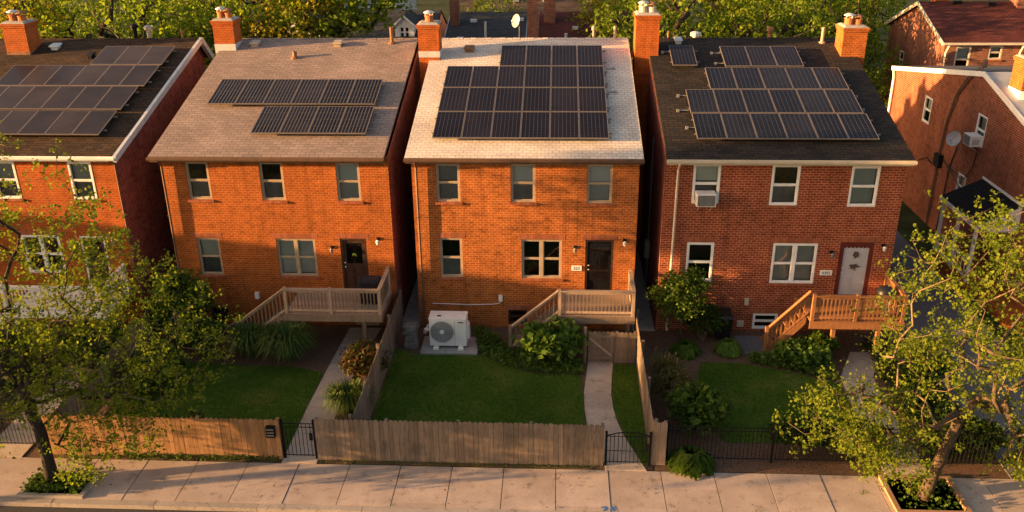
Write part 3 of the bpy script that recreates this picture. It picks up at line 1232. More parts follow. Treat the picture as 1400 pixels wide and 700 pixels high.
# ---- house 1
h1 = {'a': (*C(-20.05, .88), 5.06, 6.5), 'b': (*C(-17.2, .88), 5.06, 6.5), 'c': (*C(-19.28, 1.45), 2.08, 3.62), 'd': (*C(-17.3, .95), 1.55, 3.6), 'e': (*C(-23.4, .9), 5.06, 6.5)}
r1, F = row_house('orange brick house with a brown shingle roof, white window frames and a white rake board', -25.5, -15.9, -25.8, -15.66, list(h1.values()), 'brick_orange', 'shingle_brown', 'white_paint')
for k, bl in (('a', .5), ('b', .5), ('e', .6)):
    window(r1, F, h1[k], 'white_paint', 'blind_grey', bl, low_blind='curtain_dark', proud=.05)
window(r1, F, h1['c'], 'white_paint', None, 1, True, lintel=True, proud=.05)
door_part(r1, F, h1['d'], 'dark_brown', 'white_paint', 'panel')
wall_light(r1, F, -18.07, 3.3, 1)
wall_light(r1, F, -16.42, 3.52)
mb = MB()      # white rake flashing along the right gable
yy = [29.70, 39.04]
for (ya, yb) in ((29.70, 39.03),):
    mb.hexa([(-15.70, ya, roofz(ya) - .2), (-15.58, ya, roofz(ya) - .2), (-15.58, yb, roofz(yb) - .2), (-15.70, yb, roofz(yb) - .2),
             (-15.70, ya, roofz(ya) + .03), (-15.58, ya, roofz(ya) + .03), (-15.58, yb, roofz(yb) + .03), (-15.70, yb, roofz(yb) + .03)])
mb.build('rake_board', 'pale_metal', r1)
mb = MB()
ya, yb = 39.035, 40.0
mb.hexa([(-15.70, ya, 9.33 - .26), (-15.52, ya, 9.33 - .26), (-15.52, yb, 8.4 - .26), (-15.70, yb, 8.4 - .26),
         (-15.70, ya, 9.33 + .05), (-15.52, ya, 9.33 + .05), (-15.52, yb, 8.4 + .05), (-15.70, yb, 8.4 + .05)])
mb.build('rake_board', 'pale_metal', r1)
chimney(r1, -23.55, -22.55, 37.5, 38.5, 8.5, 10.25, 'brick_orange', 2, (8.7, 9.05, 'rust_metal'))
downspout(r1, [(-15.84, 29.7, 6.66), (-15.84, 30.02, 6.45), (-15.84, 30.03, .1)], 'brown_metal', .035)
roof_vent(r1, -21.7, 38.1, 'pale_metal')
roof_vent(r1, -19.75, 37.25, 'black_metal', .28)
vent_pipe(r1, -18.65, 39.3, .75, .09, 'black_metal', True)
vent_pipe(r1, -17.98, 39.2, .6, .1, 'grey_metal', True)
vent_pipe(r1, -16.5, 39.2, .6, .05, 'rust_metal')
solar_array('matt brown-black panels of three stepped rows on the brown shingle roof', [
    (32.66, 34.44, lin(-23.9, -16.55, 7)), (34.48, 36.20, lin(-22.5, -16.35, 6)), (36.25, 37.92, lin(-19.35, -16.3, 3))], 'panel_plain', ncolour='frame_tan')
solar_array('single low row of matt brown-black panels along the lower edge of the brown shingle roof', [
    (30.86, 32.55, lin(-22.75, -16.64, 6))], 'panel_plain', ncolour='frame_tan')

# ---- house 2
h2 = {'a': (*C(-12.9, .84), 5.08, 6.52), 'b': (*C(-10.2, .86), 5.06, 6.52), 'c': (*C(-7.43, .86), 5.06, 6.52), 'd': (*C(-12.9, .86), 2.06, 3.57), 'e': (*C(-9.6, 1.46), 2.05, 3.57),
      'f': (-7.94, -6.96, 1.5, 3.6), 'g': (-13.2, -12.5, .12, .68), 'i': (-7.6, -6.7, .05, 1.2)}
r2_, F = row_house('orange brick house with a tan shingle roof and a dark brown panelled back door', -14.22, -5.96, -14.45, -6.04, list(h2.values()), 'brick_ochre', 'shingle_tan', 'brown_metal')
window(r2_, F, h2['a'], 'tan_paint', None, low_blind='curtain_dark')
window(r2_, F, h2['b'], 'tan_paint', None, low_blind='curtain_dark')
window(r2_, F, h2['c'], 'tan_paint', 'blind_white', .5, low_blind='blind_grey')
window(r2_, F, h2['d'], 'tan_paint', 'blind_white', .52, lintel=True, low_blind='curtain_dark')
window(r2_, F, h2['e'], 'tan_paint', 'blind_white', .98, True, lintel=True)
window(r2_, F, h2['g'], 'dark_brown', None, sill=False, fw=.05, lintel=True)
door_part(r2_, F, h2['f'], 'dark_brown', 'dark_brown', 'panel')
door_part(r2_, F, h2['i'], 'tan_paint', 'cream_paint', 'flush')
mb = MB()
soldier(mb, F, -8.05, -6.85, 3.604)
mb.build('lintel', 'sill_brick', r2_)
wall_light(r2_, F, -8.24, 3.22, 1)
wall_light(r2_, F, -6.5, 3.56)
mb = MB()
mb.fbox(F, -11.37, -11.22, 1.12, 1.38, .001, .1)
mb.build('junction_box', 'white_paint', r2_)
chimney(r2_, -14.6, -13.72, 37.9, 38.8, 5, 10.3, 'brick_orange', 2, (8.85, 9.3, 'pale_metal'))
downspout(r2_, [(-14.12, 29.66, 6.67), (-14.12, 29.98, 6.4), (-14.12, 30.0, .1)], 'brown_metal')
roof_vent(r2_, -13.0, 38.35, 'tan_paint')
roof_vent(r2_, -9.4, 38.35, 'tan_paint')
vent_pipe(r2_, -11.0, 37.25, .34, .09, 'rust_metal')
vent_pipe(r2_, -7.1, 38.6, .75, .08, 'rust_metal')
solar_array('upper row of six busbar-lined panels on the tan shingle roof', [(33.08, 35.02, lin(-13.36, -6.88, 6))], 'panel_busbar', ncolour='frame_tan')
solar_array('lower row of four busbar-lined panels on the tan shingle roof', [(31.0, 32.92, lin(-11.08, -6.86, 4))], 'panel_busbar', ncolour='frame_tan')

# ---- house 3
h3 = {'a': (*C(-3.84, .86), 5.06, 6.5), 'b': (*C(-1.17, .88), 5.06, 6.5), 'c': (*C(1.55, .9), 5.04, 6.5), 'd': (*C(-3.83, .84), 2.07, 3.66), 'e': (*C(-.5, 1.48), 2.07, 3.63),
      'f': (1.1, 2.12, 1.5, 3.64), 'g': (-1.75, -1.05, .15, .75)}
r3, F = row_house('orange brick house with a pale buff shingle roof and a dark glazed storm door', -5.13, 2.92, -5.30, 3.02, list(h3.values()), 'brick_mixed', 'shingle_pale', 'brown_metal')
window(r3, F, h3['a'], 'tan_paint', 'curtain_dark', .45, low_blind='curtain_dark')
window(r3, F, h3['b'], 'tan_paint', 'blind_white', .55, low_blind='curtain_dark')
window(r3, F, h3['c'], 'tan_paint', 'blind_white', .52, low_blind='blind_grey')
window(r3, F, h3['d'], 'tan_paint', None, lintel=True, low_blind='curtain_dark')
window(r3, F, h3['e'], 'tan_paint', None, 1, True, lintel=True)
window(r3, F, h3['g'], 'dark_brown', None, sill=False, fw=.05, lintel=True)
door_part(r3, F, h3['f'], 'black_metal', 'dark_brown', 'glass')
mb = MB()
soldier(mb, F, .98, 2.24, 3.644)
mb.build('lintel', 'sill_brick', r3)
wall_light(r3, F, .72, 3.32, 1)
wall_light(r3, F, 2.5, 3.6)
mb = MB()
mb.fbox(F, .60, .97, 2.41, 2.61, .001, .025)
pq = mb.build('house_number', 'white_paint', r3)
text_mesh('321', .17, 'numerals', 'black_plastic', pq, F(.785, 2.505, .027))
mb = MB()
mb.fbox(F, -2.10, -1.96, 1.14, 1.38, .001, .09)
mb.tube([F(-2.03, 1.14, .04), F(-2.06, 1.05, .03), F(-2.3, 1.0, .03), F(-3.2, .96, .025), F(-4.6, 1.0, .025)], .014, 5)
mb.build('cable_box', 'white_paint', r3)
chimney(r3, -5.72, -4.86, 37.0, 37.9, .0, 10.25, 'brick_orange', 1, (8.9, 9.15, 'pale_metal'))
downspout(r3, [(-4.95, 29.66, 6.67), (-4.95, 29.98, 6.4), (-4.95, 30.0, .1)], 'brown_metal')
roof_vent(r3, -3.7, 37.85, 'rust_metal', .45)
vent_pipe(r3, 1.55, 39.15, .5, .05, 'tan_paint', True)
vent_pipe(r3, 2.45, 39.0, .6, .06, 'tan_paint')
e6 = lin(-4.43, 1.86, 6)
solar_array('large block of navy panels in four rows on the pale buff roof', [
    (30.74, 32.54, e6), (32.56, 34.36, e6), (34.38, 36.12, e6), (36.14, 37.95, e6[2:])], 'panel_navy')
for y in (34.3, 36.2):      # small junction conduits right of the array
    mb = MB()
    mb.tube([(1.95, y, roofz(y) + .05), (2.25, y, roofz(y) + .05)], .025, 5)
    mb.box(2.22, 2.32, y - .04, y + .04, roofz(y), roofz(y) + .1)
    mb.build('conduit', 'grey_metal', r3)

# ---- house 4
h4 = {'a': (*C(5.27, .95), 5.08, 6.55), 'b': (*C(8.0, .97), 5.03, 6.53), 'c': (*C(10.72, .97), 5.0, 6.5), 'd': (*C(5.25, .97), 2.03, 3.58), 'e': (*C(8.63, 1.58), 2.0, 3.58),
      'f': (*C(10.82, 1.2), 1.5, 3.64), 'g': (*C(7.85, .92), .1, .74)}
r4, F = row_house('red brick house with a dark brown shingle roof and an oxblood door frame', 3.81, 12.10, 3.82, 12.20, list(h4.values()), 'brick_red', 'shingle_dark', 'cream_paint')
window(r4, F, h4['a'], 'white_paint', 'blind_white', .45, proud=.05)
window(r4, F, h4['b'], 'white_paint', None, low_blind='curtain_dark', proud=.05)
window(r4, F, h4['c'], 'white_paint', 'blind_grey', .5, low_blind='blind_grey', proud=.05)
window(r4, F, h4['d'], 'white_paint', None, lintel=True, proud=.05)
window(r4, F, h4['e'], 'white_paint', 'blind_grey', .5, True, lintel=True, proud=.05, low_blind='blind_grey')
window(r4, F, h4['g'], 'white_paint', None, sill=False, lintel=True, proud=.04)
dr = door_part(r4, F, h4['f'], 'grey_door', 'oxblood_paint', 'flush')
mb = MB()      # wreath and bow hung on the door
cx = 10.82
for cz, rr, n in ((3.15, .13, 30), (2.68, .12, 34)):
    for k in range(n):
        an = k / n * 2 * math.pi
        c0 = F(cx + rr * .5 * math.cos(an), cz + rr * .5 * math.sin(an), -.04)
        mb.tube([c0, c0 + Vector((rnd.uniform(-.2, .2) * (1.0 if cz < 3 else .35), -.03, rnd.uniform(-.09, .09)))], [.025, .006], 4)
mb.build('wreath', 'blossom_grey', dr)
mb = MB()
for k in range(7):
    u = cx - .42 + k * .14
    mb.lathe(F(u, 3.47, -.035), [(.07, 0), (.06, .01), (.001, .012)], 10, (0, -1, 0))
mb.build('valance', 'oxblood_paint', dr)
mb = MB()
soldier(mb, F, 10.12, 11.53, 3.644)
mb.build('lintel', 'sill_brick', r4)
wall_light(r4, F, 9.93, 3.22, 1)
wall_light(r4, F, 11.72, 3.5)
mb = MB()
mb.fbox(F, 9.62, 10.05, 2.34, 2.54, .001, .025)
pq = mb.build('house_number', 'white_paint', r4)
text_mesh('4303', .15, 'numerals', 'black_plastic', pq, F(9.835, 2.435, .027))
mb = MB()
mb.fbox(F, 7.02, 7.16, 1.12, 1.38, .001, .09)
mb.fbox(F, 5.88, 6.08, .80, .92, .001, .08)
mb.fbox(F, 6.82, 7.06, .2, .44, .001, .06)
mb.fbox(F, 6.88, 7.0, .26, .38, .061, .075)
mb.build('junction_box', 'cream_paint', r4)
chimney(r4, 3.2, 4.16, 37.4, 38.4, 0, 10.55, 'brick_orange', 2, None, True, 'cream_paint')
chimney(r4, 11.55, 12.5, 37.3, 38.3, 6.8, 10.05, 'brick_ochre', 2, None)
downspout(r4, [(4.25, 29.66, 6.67), (4.25, 29.98, 6.35), (4.2, 30.0, .3), (4.2, 29.85, .1)], 'cream_paint')
roof_vent(r4, 5.1, 38.6, 'pale_metal', .35)
vent_pipe(r4, 4.75, 39.2, .5, .05, 'rust_metal')
vent_pipe(r4, 5.9, 39.2, .3, .12, 'pale_metal', True)
vent_pipe(r4, 9.02, 39.15, .45, .08, 'rust_metal', True)
vent_pipe(r4, 11.1, 38.6, .7, .07, 'tan_paint')
mb = MB()
for z0, z1 in ((1.0, 1.75),):
    mb.box(3.80 - .2, 3.80 - .003, 33.4, 33.8, 1.5, 2.2)
mb.tube([(3.74, 33.6, 2.2), (3.74, 33.6, 6.5)], .03, 6)
mb.tube([(3.74, 33.6, 1.5), (3.74, 33.6, .05)], .03, 6)
mb.build('meter_box', 'grey_metal', r4)
G4 = 'rooftop solar arrays'
solar_array('small lone panel near the ridge of the dark brown roof', [(36.2, 37.9, [4.62, 5.62])], 'panel_navy', ncolour='frame_silver')
solar_array('short row of three panels near the ridge of the dark brown roof', [(36.12, 37.86, lin(6.7, 9.8, 3))], 'panel_navy', ncolour='frame_silver')
solar_array('blue-black panels in three stepped rows of five and six on the dark brown roof', [
    (30.76, 32.48, lin(4.94, 11.24, 6)), (32.52, 34.24, lin(4.91, 11.16, 6)), (34.28, 36.0, lin(5.86, 11.10, 5))], 'panel_blue')
for (x, y) in ((4.62, 34.0), (4.5, 32.9), (4.7, 31.7), (6.35, 37.5), (6.4, 36.6), (4.35, 37.6)):
    z = roofz(y)
    mb = MB()
    mb.tube([(x, y, z + .06), (x + .42, y, z + .06)], .02, 5)
    mb.box(x - .05, x + .05, y - .04, y + .04, z, z + .1)
    mb.build('conduit', 'grey_metal', r4)


# ------------------------------------------------------------------ window air conditioners
def window_ac(label, F, u, v, w=.62, h=.42, d=.45):
    root = thing('window_air_conditioner', label, 'air conditioner', F(u, v, .0), 'air conditioners in windows')
    mb = MB()
    mb.fbox(F, u - w / 2, u + w / 2, v, v + h, -.02, d)
    mb.build('casing', 'ac_white', root, bevel=.015)
    mb = MB()
    n = 11
    for k in range(n):
        z = v + .05 + (h - .1) * k / (n - 1)
        mb.fbox(F, u - w / 2 + .05, u + w / 2 - .05, z - .008, z + .008, d + .001, d + .014)
    mb.fbox(F, u - w / 2 + .04, u + w / 2 - .04, v + .03, v + h - .03, d - .004, d + .003)
    mb.build('grille', 'grille_grey', root)
    for sx in (-1, 1):
        mb = MB()
        for k in range(5):
            z = v + .1 + .05 * k
            x = u + sx * (w / 2 + .003)
            mb.fbox(F, x - .004, x + .004, z, z + .02, .12, d - .08)
        mb.build('side_vent', 'grille_grey', root)
    mb = MB()
    mb.tube([F(u - w / 3, v - .005, d - .1), F(u - w / 3, v - .28, .02)], .012, 4)
    mb.tube([F(u + w / 3, v - .005, d - .1), F(u + w / 3, v - .28, .02)], .012, 4)
    mb.build('bracket', 'pale_metal', root)


window_ac('white window air conditioner in an upper window of the red brick house', Frame((0, FY, 0), (1, 0, 0), (0, -1, 0)), 5.25, 5.1, .68, .46, .45)


# ------------------------------------------------------------------ decks
def sloped_bar(mb, a, b, w, h):
    a, b = Vector(a), Vector(b)
    d = (b - a)
    s = Vector((-d.y, d.x, 0)).normalized() * w / 2
    u = Vector((0, 0, h))
    mb.hexa([a - s, b - s, b + s, a + s, a - s + u, b - s + u, b + s + u, a + s + u])


def railing(root, a, b, zf, m, top=.98, gap=.125, m_top=None, name='railing'):
    """a, b: (x, y, zbase) ends"""
    a, b = Vector(a), Vector(b)
    mb = MB()
    sloped_bar(mb, a + Vector((0, 0, top - .045)), b + Vector((0, 0, top - .045)), .14, .045)
    sloped_bar(mb, a + Vector((0, 0, top - .14)), b + Vector((0, 0, top - .14)), .04, .09)
    sloped_bar(mb, a + Vector((0, 0, .09)), b + Vector((0, 0, .09)), .04, .09)
    r = mb.build(name, m_top or m, root)
    L = (b - a).to_2d().length
    n = max(2, int(L / gap))
    first = None
    for k in range(1, n):
        p = a.lerp(b, k / n)
        if first is None:
            mb = MB()
            q = ROOT[root.name]
            mb.box(q.x - .019, q.x + .019, q.y - .019, q.y + .019, q.z, q.z + top - .15)
            first = mb.build('baluster', m, r)
            o = first
        else:
            o = first.copy()
            COL.objects.link(o)
            o.parent = r
        o.location = p + Vector((0, 0, .05)) - ROOT[root.name]
    return r


def post(root, x, y, z0, z1, m, w=.1):
    mb = MB()
    mb.box(x - w / 2, x + w / 2, y - w / 2, y + w / 2, z0, z1)
    mb.build('post', m, root)


def deck(label, x0, x1, yf, zf, stair_x, sy0, sy1, m, m_top, mid_posts=(), legs=(), group='wooden back decks', side='right'):
    root = thing('wooden_deck', label, 'deck', ((x0 + x1) / 2, yf, 0), group)
    yw = FY - .02
    mb = MB()
    n = int((yw - yf) / .14)
    for k in range(n):
        ya = yf + k * .14
        mb.box(x0, x1, ya + .004, ya + .136, zf - .04, zf + rnd.uniform(-.002, .002))
    mb.build('floor', m_top, root)
    mb = MB()
    mb.box(x0 - .03, x1 + .03, yf - .045, yf - .005, zf - .27, zf - .0)
    mb.box(x1 + .005, x1 + .04, yf, yw, zf - .27, zf - .0)
    mb.box(x0 - .04, x0 - .005, sy1, yw, zf - .27, zf)
    for k in range(5):
        x = x0 + .2 + (x1 - x0 - .4) * k / 4
        mb.box(x - .02, x + .02, yf, yw, zf - .25, zf - .045)
    mb.build('joist', m, root)
    for (x, y) in legs:
        post(root, x, y, 0, zf - .27, m, .13)
    # railings and posts
    for x in (x0 + .05, x1 - .05, *mid_posts):
        post(root, x, yf + .05, zf + .002, zf + 1.02, m_top, .11)
    post(root, x1 - .05, yw - .07, zf + .002, zf + 1.02, m_top, .1)
    xs = sorted([x0 + .05, *mid_posts, x1 - .05])
    for a, b in zip(xs, xs[1:]):
        railing(root, (a + .055, yf + .05, zf), (b - .055, yf + .05, zf), zf, m, m_top=m_top)
    railing(root, (x1 - .05, yf + .105, zf), (x1 - .05, yw - .12, zf), zf, m, m_top=m_top)
    # stairs go down to the left
    n = 7
    run = (x0 - stair_x) / n
    st = MB()
    for k in range(1, n):
        z = zf - zf * k / n
        xa = x0 - run * k
        st.box(xa, xa + run + .025, sy0 + .045, sy1 - .045, z - .04, z)
    s_o = st.build('stairs', m, root)
    for y in (sy0, sy1):
        st = MB()
        st.hexa([(stair_x, y - .02, 0), (stair_x + .32, y - .02, 0), (stair_x + .32, y + .02, 0), (stair_x, y + .02, 0),
                 (stair_x, y - .02, .06), (x0 - .041, y - .02, zf - .02), (x0 - .041, y + .02, zf - .02), (stair_x, y + .02, .06)])
        st.hexa([(stair_x + .321, y - .02, 0), (x0 - .041, y - .02, zf - .3), (x0 - .041, y + .02, zf - .3), (stair_x + .321, y + .02, 0),
                 (stair_x + .3, y - .018, .1), (x0 - .042, y - .018, zf - .05), (x0 - .042, y + .018, zf - .05), (stair_x + .3, y + .018, .1)])
        st.build('stringer', m, root)
    post(root, stair_x + .03, sy0, 0, 1.06, m, .11)
    railing(root, (stair_x + .09, sy0, .08), (x0 - .01, sy0, zf), zf, m, m_top=m_top, name='stair_railing', gap=.14)
    return root


d2 = deck('weathered grey-brown wooden deck at the dark brown panelled door of the tan-roofed house', -9.62, -6.15, 28.08, 1.5, -11.6, 28.14, 29.2, 'deck_grey', 'deck_pale', (-7.95,), ((-9.1, 28.3), (-6.85, 28.3)))
d3 = deck('weathered pale wooden deck below the dark storm door with a picket gate under it', .12, 2.8, 28.2, 1.5, -1.62, 28.26, 29.2, 'deck_grey', 'deck_pale', (), ((1.05, 28.36), (2.6, 28.36), (.3, 28.36)))
d4 = deck('orange cedar wooden deck and stairs at the oxblood framed door of the red brick house', 8.88, 12.05, 28.05, 1.5, 7.5, 28.45, 29.35, 'deck_cedar', 'deck_cedar', (10.4,), ((9.75, 28.2), (11.3, 28.2)))
d1 = deck('white painted wooden deck behind the kerbside tree at the house with the white rake board', -19.9, -16.2, 28.0, 1.5, -21.5, 28.06, 29.1, 'white_paint', 'white_paint', (-18.0,), ((-19.7, 28.2), (-16.4, 28.2)))

# ------------------------------------------------------------------ grills
root = thing('covered_grill', 'barbecue grill under a black cover on the grey-brown deck', 'grill', (-6.72, 29.1, 1.5))
mb = MB()
x, y, z = -6.72, 29.1, 1.5
mb.hexa([(x - .36, y - .27, z + .05), (x + .36, y - .27, z + .05), (x + .36, y + .27, z + .05), (x - .36, y + .27, z + .05),
         (x - .40, y - .28, z + .78), (x + .40, y - .28, z + .78), (x + .40, y + .28, z + .78), (x - .40, y + .28, z + .78)])
mb.prism([(x - .39, y - .27, z + .781), (x - .39, y + .27, z + .781), (x - .37, y + .2, z + 1.0), (x - .36, y - .05, z + 1.06), (x - .37, y - .22, z + .95)], (.77, 0, 0))
mb.build('cover', 'cover_black', root, bevel=.05)
mb = MB()
for sx in (-.34, .34):
    for sy in (-.22, .22):
        mb.lathe((x + sx - .02, y + sy, z + .05), [(.05, 0), (.05, .04)], 10, (1, 0, 0))
mb.build('wheel', 'black_plastic', root)

root = thing('kettle_grill', 'round black kettle grill at the end of the cedar deck', 'grill', (11.55, 28.75, 1.5))
x, y, z = 11.55, 28.75, 1.5
mb = MB()
mb.lathe((x, y, z + .55), [(.02, 0), (.16, .03), (.26, .12), (.30, .24), (.31, .26)], 18)
mb.build('bowl', 'black_plastic', root, smooth=True)
mb = MB()
mb.lathe((x, y, z + .815), [(.315, 0), (.30, .08), (.22, .18), (.1, .235), (.01, .245)], 18)
mb.tube([(x - .07, y, z + 1.05), (x - .05, y, z + 1.1), (x + .05, y, z + 1.1), (x + .07, y, z + 1.05)], .015, 5)
mb.build('lid', 'black_plastic', root, smooth=True)
for k in range(3):
    an = k * 2.094 + .4
    mb = MB()
    mb.tube([(x + .15 * math.cos(an), y + .15 * math.sin(an), z + .62), (x + .3 * math.cos(an), y + .3 * math.sin(an), z)], .016, 6)
    mb.build('leg', 'grey_metal', root)

# ------------------------------------------------------------------ heat pump and pad
root = thing('concrete_pad', 'square concrete slab under the white heat pump', 'slab', (-3.8, 28.5, 0))
mb = MB()
mb.box(-4.83, -2.76, 27.95, 29.2, -.02, .075)
mb.build('slab', 'pad_concrete', root, bevel=.012)
root = thing('heat_pump', 'white outdoor heat pump with a round fan grille on a concrete slab', 'heat pump', (-3.83, 28.5, .075))
X0, X1, Y0, Y1, Z0, Z1 = -4.50, -3.16, 28.25, 28.87, .19, 1.30
mb = MB()
mb.box(X0, X1, Y0, Y1, Z0, Z1 - .05)
mb.box(X0 - .015, X1 + .015, Y0 - .015, Y1 + .015, Z1 - .048, Z1)
mb.build('cabinet', 'ac_white', root, bevel=.02)
fx, fz, fr_ = -4.04, .77, .42
mb = MB()
mb.lathe((fx, Y0 - .003, fz), [(.41, 0), (.41, .003), (.01, .004)], 36, (0, -1, 0))
fan = mb.build('fan', 'grille_grey', root)
mb = MB()
for k in range(13):
    r = .07 + k * .028
    n = 30
    mb.tube([(fx + r * math.cos(a * 2 * math.pi / n), Y0 - .03, fz + r * math.sin(a * 2 * math.pi / n)) for a in range(n + 1)], .005, 4, False)
for k in range(16):
    a = k * math.pi / 8
    mb.tube([(fx + .06 * math.cos(a), Y0 - .026, fz + .06 * math.sin(a)), (fx + fr_ * math.cos(a), Y0 - .02, fz + fr_ * math.sin(a))], .005, 4)
n = 36
mb.tube([(fx + fr_ * math.cos(a * 2 * math.pi / n), Y0 - .018, fz + fr_ * math.sin(a * 2 * math.pi / n)) for a in range(n + 1)], .016, 5, False)
mb.build('grille', 'dish_grey', fan)
mb = MB()
mb.lathe((fx, Y0 - .02, fz), [(.085, 0), (.085, .02), (.06, .03), (.001, .034)], 20, (0, -1, 0))
mb.build('hub', 'ac_white', fan)
mb = MB()
mb.box(-3.46, -3.26, Y0 - .008, Y0 - .001, 1.13, 1.17)
mb.build('nameplate', 'black_plastic', root)
mb = MB()
mb.box(-3.585, -3.577, Y0 - .006, Y0 - .001, .22, 1.22)
mb.build('panel_seam', 'grille_grey', root)
mb = MB()
mb.box(-4.22, -4.08, 28.42, 28.5, Z1 + .001, Z1 + .015)
mb.build('lifting_recess', 'black_plastic', root)
mb = MB()
mb.hexa([(X1 + .002, 28.35, .45), (X1 + .1, 28.38, .45), (X1 + .1, 28.75, .45), (X1 + .002, 28.8, .45), (X1 + .002, 28.35, 1.0), (X1 + .08, 28.4, .92), (X1 + .08, 28.73, .92), (X1 + .002, 28.8, 1.0)])
mb.build('valve_cover', 'ac_white', root)
for xx in (-4.28, -3.38):
    mb = MB()
    mb.box(xx - .1, xx + .1, 28.15, 28.95, .077, .15)
    mb.box(xx - .06, xx + .06, 28.22, 28.9, .151, .188)
    mb.build('foot', 'lamp_white', root)
mb = MB()
mb.tube([(-4.56, 28.7, .6), (-4.72, 28.8, .58), (-4.78, 28.9, .4), (-4.8, 29.2, .2), (-4.8, 29.9, .15)], .05, 8)
mb.build('line_cover', 'lamp_white', root)

# stack of stones beside the alley
root = thing('stone_stack', 'stack of rough grey stone blocks beside the white heat pump', 'stones', (-5.2, 28.55, 0))
for (w_, d_, z0, z1, dx) in ((.50, .5, 0, .3, 0), (.46, .46, .3, .55, .02), (.5, .44, .55, .66, -.02), (.42, .42, .66, .92, .01)):
    mb = MB()
    j = lambda: rnd.uniform(-.03, .03)
    x, y = -5.22 + dx, 28.55
    mb.hexa([(x - w_ / 2 + j(), y - d_ / 2 + j(), z0), (x + w_ / 2 + j(), y - d_ / 2 + j(), z0), (x + w_ / 2 + j(), y + d_ / 2 + j(), z0), (x - w_ / 2 + j(), y + d_ / 2 + j(), z0),
             (x - w_ / 2 + j(), y - d_ / 2 + j(), z1 - .006), (x + w_ / 2 + j(), y - d_ / 2 + j(), z1 - .006), (x + w_ / 2 + j(), y + d_ / 2 + j(), z1 - .006), (x - w_ / 2 + j(), y + d_ / 2 + j(), z1 - .006)])
    mb.build('stone', 'stone', root, bevel=.03)

# wheelie bins
def bin_(label, x, y, m='black_plastic'):
    root = thing('wheelie_bin', label, 'bin', (x, y, 0))
    mb = MB()
    mb.hexa([(x - .24, y - .27, .06), (x + .24, y - .27, .06), (x + .24, y + .25, .06), (x - .24, y + .25, .06),
             (x - .30, y - .36, .95), (x + .30, y - .36, .95), (x + .30, y + .34, .95), (x - .30, y + .34, .95)])
    mb.build('body', m, root, bevel=.02)
    mb = MB()
    mb.hexa([(x - .32, y - .39, .953), (x + .32, y - .39, .953), (x + .32, y + .38, .953), (x - .32, y + .38, .953),
             (x - .27, y - .33, 1.03), (x + .27, y - .33, 1.03), (x + .27, y + .36, 1.08), (x - .27, y + .36, 1.08)])
    mb.build('lid', m, root, bevel=.02)
    for s in (-1, 1):
        mb = MB()
        mb.lathe((x + s * .26, y + .28, .12), [(.12, 0), (.12, .05), (.01, .05)], 14, (s, 0, 0))
        mb.build('wheel', 'black_plastic', root)
    mb = MB()
    mb.tube([(x - .2, y + .4, 1.0), (x + .2, y + .4, 1.0)], .018, 6)
    mb.build('handle', m, root)


bin_('black wheelie bin against the red brick wall beside the dark shrub', 6.2, 29.55)

# newspaper box on the fence, painted mark
root = thing('mail_slot', 'small black wall mailbox on the board fence beside the iron gate', 'mailbox', (-8.22, 21.5, 1.0))
mb = MB()
mb.box(-8.36, -8.1, 21.44, 21.54, .85, 1.22)
mb.build('box', 'black_metal', root)
mb = MB()
for k in range(3):
    z = .92 + k * .1
    mb.box(-8.33, -8.13, 21.425, 21.438, z, z + .025)
mb.build('slot', 'grey_metal', root)
mb = MB()
for pts in (((1.33, 19.74), (1.43, 19.76), (1.47, 19.70), (1.38, 19.61)), ((1.62, 19.80), (1.58, 19.60)), ((1.62, 19.80), (1.68, 19.6))):
    for a, b in zip(pts, pts[1:]):
        d = Vector((b[0] - a[0], b[1] - a[1], 0)).normalized()
        n_ = Vector((-d.y, d.x, 0)) * .028
        A, B = Vector((a[0], a[1], .008)) - d * .012, Vector((b[0], b[1], .008)) + d * .012
        A.z += rnd.uniform(0, .001)
        mb.face([A - n_, B - n_, B + n_, A + n_])
structure(mb, 'painted_marking', 'blue_paint')


# ------------------------------------------------------------------ fences
def board_fence(label, a, b, h, m='fence_wood', face=1, cat='fence', top='round', w=.145, hb=None, sag=.0):
    """a,b ground ends (x,y); pickets with rounded tops on the outer side, rails and posts behind"""
    a, b = Vector((a[0], a[1], 0)), Vector((b[0], b[1], 0))
    root = thing('board_fence', label, cat, a, 'board fences around the yards')
    d = b - a
    L = d.length
    d.normalize()
    nrm = Vector((d.y, -d.x, 0)) * face
    mb = MB()
    n = int(L / w)
    ww = L / n
    for k in range(n):
        hh = h + rnd.uniform(-.02, .012) + sag * math.sin(k / n * math.pi)
        t0, t1 = k * ww + .003, (k + 1) * ww - .003
        o = nrm * (.02 + rnd.uniform(-.003, .004))
        th_ = nrm * .018
        tilt = rnd.uniform(-.008, .008)
        prof = [(t0, .02), (t1, .02), (t1 + tilt, hh - .05), (t1 - .02 + tilt, hh - .018), ((t0 + t1) / 2 + tilt, hh), (t0 + .02 + tilt, hh - .018), (t0 + tilt, hh - .05)]
        mb.prism([a + d * p + Vector((0, 0, q)) + o for p, q in prof], th_)
    mb.build('boards', m, root)
    for z in (.3, h - .32):
        mb = MB()
        P = lambda s, q, zz: a + d * s + nrm * q + Vector((0, 0, zz))
        mb.hexa([P(0, -.02, z), P(L, -.02, z), P(L, .015, z), P(0, .015, z), P(0, -.02, z + .09), P(L, -.02, z + .09), P(L, .015, z + .09), P(0, .015, z + .09)])
        mb.build('rail', m, root)
    k = max(1, round(L / 2.4))
    for i in range(k + 1):
        s = min(max(.05, L * i / k), L - .05)
        mb = MB()
        mb.hexa([P(s - .045, -.115, 0), P(s + .045, -.115, 0), P(s + .045, -.025, 0), P(s - .045, -.025, 0),
                 P(s - .045, -.115, h - .03), P(s + .045, -.115, h - .03), P(s + .045, -.025, h - .03), P(s - .045, -.025, h - .03)])
        mb.build('post', m, root)
    return root


